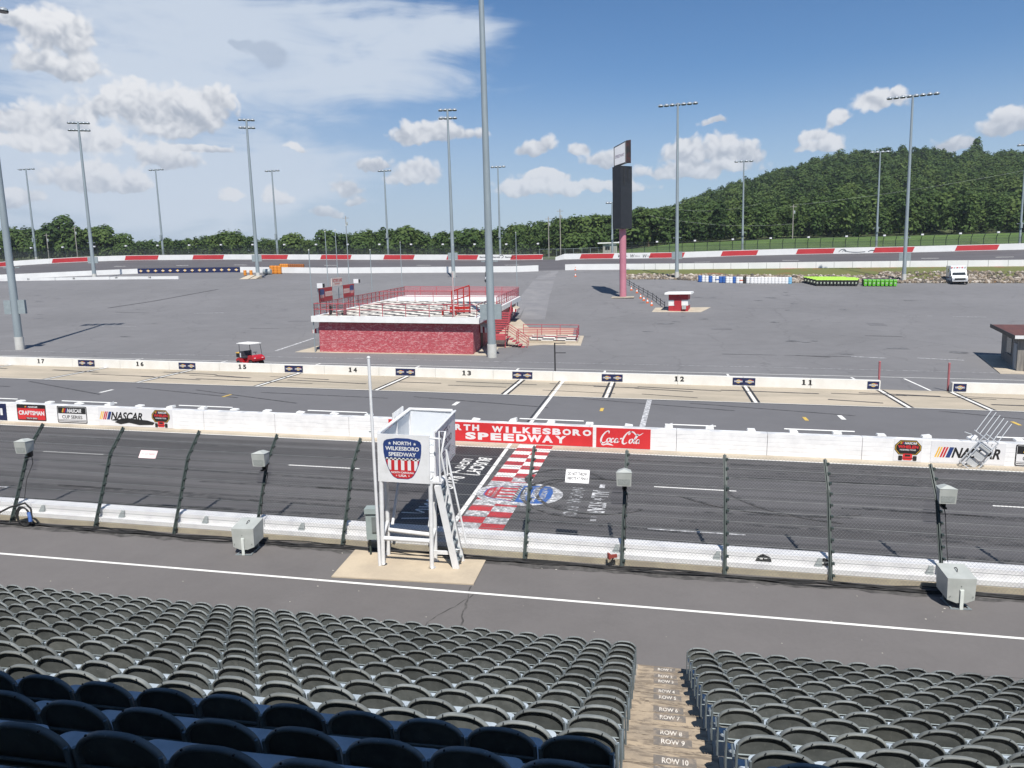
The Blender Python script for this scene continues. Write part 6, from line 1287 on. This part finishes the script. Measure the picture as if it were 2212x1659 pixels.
for i in range(17):
    y1 = YROW[i]+.57; y0 = YROW[i]-.25; f = FLOOR[i]
    q.hexa([W(XA,y0,f-1.2),W(XB,y0,f-1.2),W(XB,y1,f-1.2),W(XA,y1,f-1.2),W(XA,y0,f),W(XB,y0,f),W(XB,y1+random.uniform(-.012,.012),f),W(XA,y1+random.uniform(-.012,.012),f)])
    if i: q.hexa([W(XA+.01,y1+.002,f-1.0),W(XB-.01,y1+.002,f-1.0),W(XB-.01,y1+.24,f-1.0),W(XA+.01,y1+.24,f-1.0),W(XA+.01,y1+.002,(FLOOR[i-1]+f)/2),W(XB-.01,y1+.002,(FLOOR[i-1]+f)/2),W(XB-.01,y1+.24,(FLOOR[i-1]+f)/2),W(XA+.01,y1+.24,(FLOOR[i-1]+f)/2)])
q.build('aisle_steps', STEPM, t, wpos=True)
GRIME_SHADE = pm('step_grime_shade', (.095,.075,.055), (.20,.16,.115), 9, .95, coord='World', contrast=(.38,.62), stretch=(1,2.2,1)); q = MB()  # dark bands along the tread edges: dirt, plus step shadow painted in as colour
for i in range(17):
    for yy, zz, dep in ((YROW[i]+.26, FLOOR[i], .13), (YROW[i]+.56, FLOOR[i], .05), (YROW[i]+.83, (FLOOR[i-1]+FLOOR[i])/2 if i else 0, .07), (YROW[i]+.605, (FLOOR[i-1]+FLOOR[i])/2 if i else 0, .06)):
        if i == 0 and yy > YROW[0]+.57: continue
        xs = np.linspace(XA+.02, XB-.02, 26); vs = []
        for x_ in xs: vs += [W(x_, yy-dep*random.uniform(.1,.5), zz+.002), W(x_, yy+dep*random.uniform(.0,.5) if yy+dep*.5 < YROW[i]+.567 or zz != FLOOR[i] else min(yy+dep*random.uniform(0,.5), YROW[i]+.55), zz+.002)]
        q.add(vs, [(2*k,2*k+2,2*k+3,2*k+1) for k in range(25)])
q.build('grime_shade', GRIME_SHADE, t, wpos=True)
STEN = pm('stencil_grey', (.15,.135,.12), (.24,.20,.16), 9, .85, coord='World', contrast=(.45,.62)); STWH = pm('stencil_white', (.62,.58,.52), (.38,.33,.27), 20, .85, coord='World', contrast=(.48,.64))
for i in range(14):
    q = MB(); f = FLOOR[i]; y = YROW[i]+(.375 if i % 2 == 0 else .31); w = .43; fr = (W(.05, y, f+.003), UX, UY, UN)
    q.rect(0,0,w,.16,fr,0,0); q.text(f'ROW {i+1}', fr, .085, .035, .265, .09, .002, 1, .02); q.build('row_stencil', [STEN, STWH], t, wpos=True)
ROOFM = pm('stand_roof', (.060,.064,.07), (.05,.052,.056), 1, .7)
q = MB(); q.hexa([W(-60,-20,13.2),W(45,-20,13.2),W(45,-.72,13.6),W(-60,-.72,13.6),W(-60,-20,13.45),W(45,-20,13.45),W(45,-.72,13.85),W(-60,-.72,13.85)]); q.build('roof', ROOFM, t, wpos=True)
for x in (-45,-30,-15,9,24,39): q = MB(); q.tube([W(x,-4,6), W(x,-4,13.3)], .16, 10); q.build('roof_post', GALV, t, wpos=True)
q = MB(); q.hexa([W(-60,-21,6),W(45,-21,6),W(45,-20.7,6),W(-60,-20.7,6),W(-60,-21,13.2),W(45,-21,13.2),W(45,-20.7,13.2),W(-60,-20.7,13.2)]); q.build('back_wall', ROOFM, t, wpos=True)
q = MB(); q.hexa([W(-60,-20,-1),W(45,-20,-1),W(45,.1,-1),W(-60,.1,-1),W(-60,-20,6.4),W(45,-20,6.4),W(45,.1,6.4),W(-60,.1,6.4)]); q.build('concourse', TERR, t, wpos=True)
# ---------------------------------------------------------------- chairs
CHB = bpy.data.materials.new('weathered_seat_plastic'); CHB.use_nodes = True; h = G(CHB.node_tree); b = CHB.node_tree.nodes['Principled BSDF']; oi = CHB.node_tree.nodes.new('ShaderNodeObjectInfo'); P = CHB.node_tree.nodes.new('ShaderNodeNewGeometry').outputs['Position']
n1 = h.noise(P, 7, 5, .65); n2 = h.noise(h.v('MULTIPLY', P, (9,9,2.0)), 3, 4, .7); sp_ = h.noise(P, 55, 2, .6)
cc = h.mix(h.step(n1, .3, .7), (.120,.134,.135,1), (.172,.186,.185,1)); cc = h.mix(h.step(n2, .58, .74, 0, .5), cc, (.23,.235,.22,1)); cc = h.mix(h.step(sp_, .72, .78, 0, .6), cc, (.42,.42,.39,1)); ol = h.step(h.m('FRACT', h.m('MULTIPLY', oi.outputs['Random'], 7.3)), .72, 1.0, 0, .22); cc = h.mix(ol, cc, (.135,.135,.11,1)); cc = h.v('SCALE', cc, scale=h.m('ADD', .74, h.m('MULTIPLY', oi.outputs['Random'], .52)))
h.put(b.inputs['Base Color'], cc); b.inputs['Roughness'].default_value = .62; b.inputs['Specular IOR Level'].default_value = .35
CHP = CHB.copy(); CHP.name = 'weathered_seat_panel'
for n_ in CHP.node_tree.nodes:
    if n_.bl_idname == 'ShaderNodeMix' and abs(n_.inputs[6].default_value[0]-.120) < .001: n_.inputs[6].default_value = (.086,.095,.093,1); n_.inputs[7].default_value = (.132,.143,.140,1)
CHS = pm('pale_blue_seat', (.40,.455,.50), (.31,.36,.40), 6, .55, coord='World', fine=.1); CHF = pm('seat_frame_steel', (.20,.235,.25), (.15,.18,.19), 9, .5, .3, coord='World'); BOLT = pm('dark_bolt', (.01,.01,.01))
def back_mesh():
    q = MB(); hw, z0, z1 = .232, .545, .80
    def ring(ins, n=9):
        P = []; rx, rz, rb = .205-ins*.8, .150-ins*.8, .040
        for cx, cz, a0, ax, az_ in ((hw-ins-rb, z0+ins+rb, -PI/2, rb, rb),(hw-ins-rx, z1-ins-rz, 0, rx, rz),(-hw+ins+rx, z1-ins-rz, PI/2, rx, rz),(-hw+ins+rb, z0+ins+rb, PI, rb, rb)):
            m_ = 3 if ax == rb else n
            for k in range(m_+1): a = a0+k*PI/2/m_; P.append((cx+ax*cos(a), cz+az_*sin(a)))
        return P
    rings = [(ring(0.0), .012),(ring(0.0), -.008),(ring(.003), -.017),(ring(.009), -.022),(ring(.016), -.022),(ring(.021), -.016),(ring(.023), .004)]; N = len(rings[0][0]); vs = []
    for pts, y in rings: vs += [(x, y-(z-z0)*.20, z) for x, z in pts]
    fs = [(i*N+k, i*N+(k+1)%N, (i+1)*N+(k+1)%N, (i+1)*N+k) for i in range(len(rings)-1) for k in range(N)]
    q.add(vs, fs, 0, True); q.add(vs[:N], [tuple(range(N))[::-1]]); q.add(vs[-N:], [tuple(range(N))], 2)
    for s in (-.125,.125): q.box((s,-.078,.790),(.008,.008,.008),1)
    return q
def seat_mesh():
    q = MB(); P = rr(-.205,.035,.205,.41,.06); N = len(P); vs = [(x,y,.43-(.41-y)*.05) for x, y in P]+[(x*.985,.035+(y-.035)*.99,.455-(.41-y)*.05) for x, y in P]
    q.add(vs, [tuple(range(N))[::-1], tuple(range(N,2*N))]+[(i,(i+1)%N,N+(i+1)%N,N+i) for i in range(N)]); return q
def frame_mesh():
    q = MB()
    for s in (-.228,.228):
        q.tube([(s,.0,0),(s,-.005,.40),(s*.985,-.045,.70)], .0125, 6); q.tube([(s,.0,.40),(s*.95,.38,.415)], .011, 6); q.tube([(s,.01,.20),(s*.95,.34,.41)], .010, 6); q.box((s,.0,.01),(.05,.08,.02)); q.box((s,.016,.33),(.012,.05,.10))
    q.tube([(-.228,-.002,.385),(.228,-.002,.385)], .009, 6); q.tube([(-.22,-.03,.60),(.22,-.03,.60)], .009, 6)
    return q
spots = []; outside = []
lx0 = -.515
for i in range(15):
    for side in (0, 1):
        for k in range(60):
            x = (lx0+.0065*i-k*PITCH) if side == 0 else (.918+.004*i+k*PITCH)
            p = W(x, YROW[i], FLOOR[i]+.65); v = np.array([x, YROW[i], FLOOR[i]+.65-EYE]); d = v@fw
            if d < .25: continue
            X, Y = proj(x, YROW[i], FLOOR[i]+.78); mrg = PITCH*.7*FPX/d
            if X < -mrg or X > 2212+mrg or Y > 1659+mrg*.9:
                if X > -mrg*9 and X < 2212+mrg*9: outside.append((d, i, side, k, x))
                continue
            spots.append((d, i, side, k, x))
spots.sort(); near, rest = spots[:300], spots[300:]
CHAIRS = 'grey folding stadium chairs in rows'
def chlabel(i, side, k):
    sh = 'dark shaded' if i >= 12 else 'sunlit grey'; return f'{sh} folding chair, {ORD[k+1]} from the steps, {ORD[i+1]} row up, {"left" if side == 0 else "right"} block'
c0 = None; bm_, sm_, fm_ = back_mesh(), seat_mesh(), frame_mesh()
for d, i, side, k, x in near:
    p = (x+random.uniform(-.006,.006), YROW[i]+random.uniform(-.012,.012), FLOOR[i]); rz = random.uniform(-.03,.03)
    if c0 is None:
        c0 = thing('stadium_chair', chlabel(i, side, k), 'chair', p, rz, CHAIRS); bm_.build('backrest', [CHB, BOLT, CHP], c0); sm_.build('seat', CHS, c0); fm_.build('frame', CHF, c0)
    else: dup(c0, p, rz, chlabel(i, side, k))
for lot, lb in ((rest, 'farthest grey folding chairs of the front rows at left'), (outside, 'grey folding chairs continuing beyond the edges of the frame')):
    if not lot: continue
    q = MB()
    for d, i, side, k, x in lot:
        o = W(x, YROW[i], FLOOR[i])
        for src, off in ((bm_, 0), (sm_, 3), (fm_, 4)):
            n0 = len(q.v); q.v += [(a+o.x, b_+o.y, c_+o.z) for a, b_, c_ in src.v]; q.f += [[n0+j for j in f] for f in src.f]; q.m += [mi+off for mi in src.m]; q.s += src.s
    tag(q.build('distant_chairs', [CHB, BOLT, CHP, CHS, CHF]), lb, 'chairs', CHAIRS, 'stuff')
print('CHAIRS', len(spots), len(outside))
# ---------------------------------------------------------------- air
HZ = bpy.data.materials.new('haze'); HZ.use_nodes = True; nt = HZ.node_tree; nt.nodes.clear(); pv = nt.nodes.new('ShaderNodeVolumePrincipled'); pv.inputs['Color'].default_value = (.80,.88,1.0,1); pv.inputs['Density'].default_value = .00016; pv.inputs['Anisotropy'].default_value = .2
ou = nt.nodes.new('ShaderNodeOutputMaterial'); nt.links.new(pv.outputs[0], ou.inputs['Volume'])
q = MB(); q.hexa([(-1500,-70,-70),(1500,-70,-70),(1500,930,-70),(-1500,930,-70),(-1500,-70,145),(1500,-70,145),(1500,930,145),(-1500,930,145)])
tag(q.build('haze', HZ), 'thin pale summer haze over the far woods', 'haze', kind='stuff')
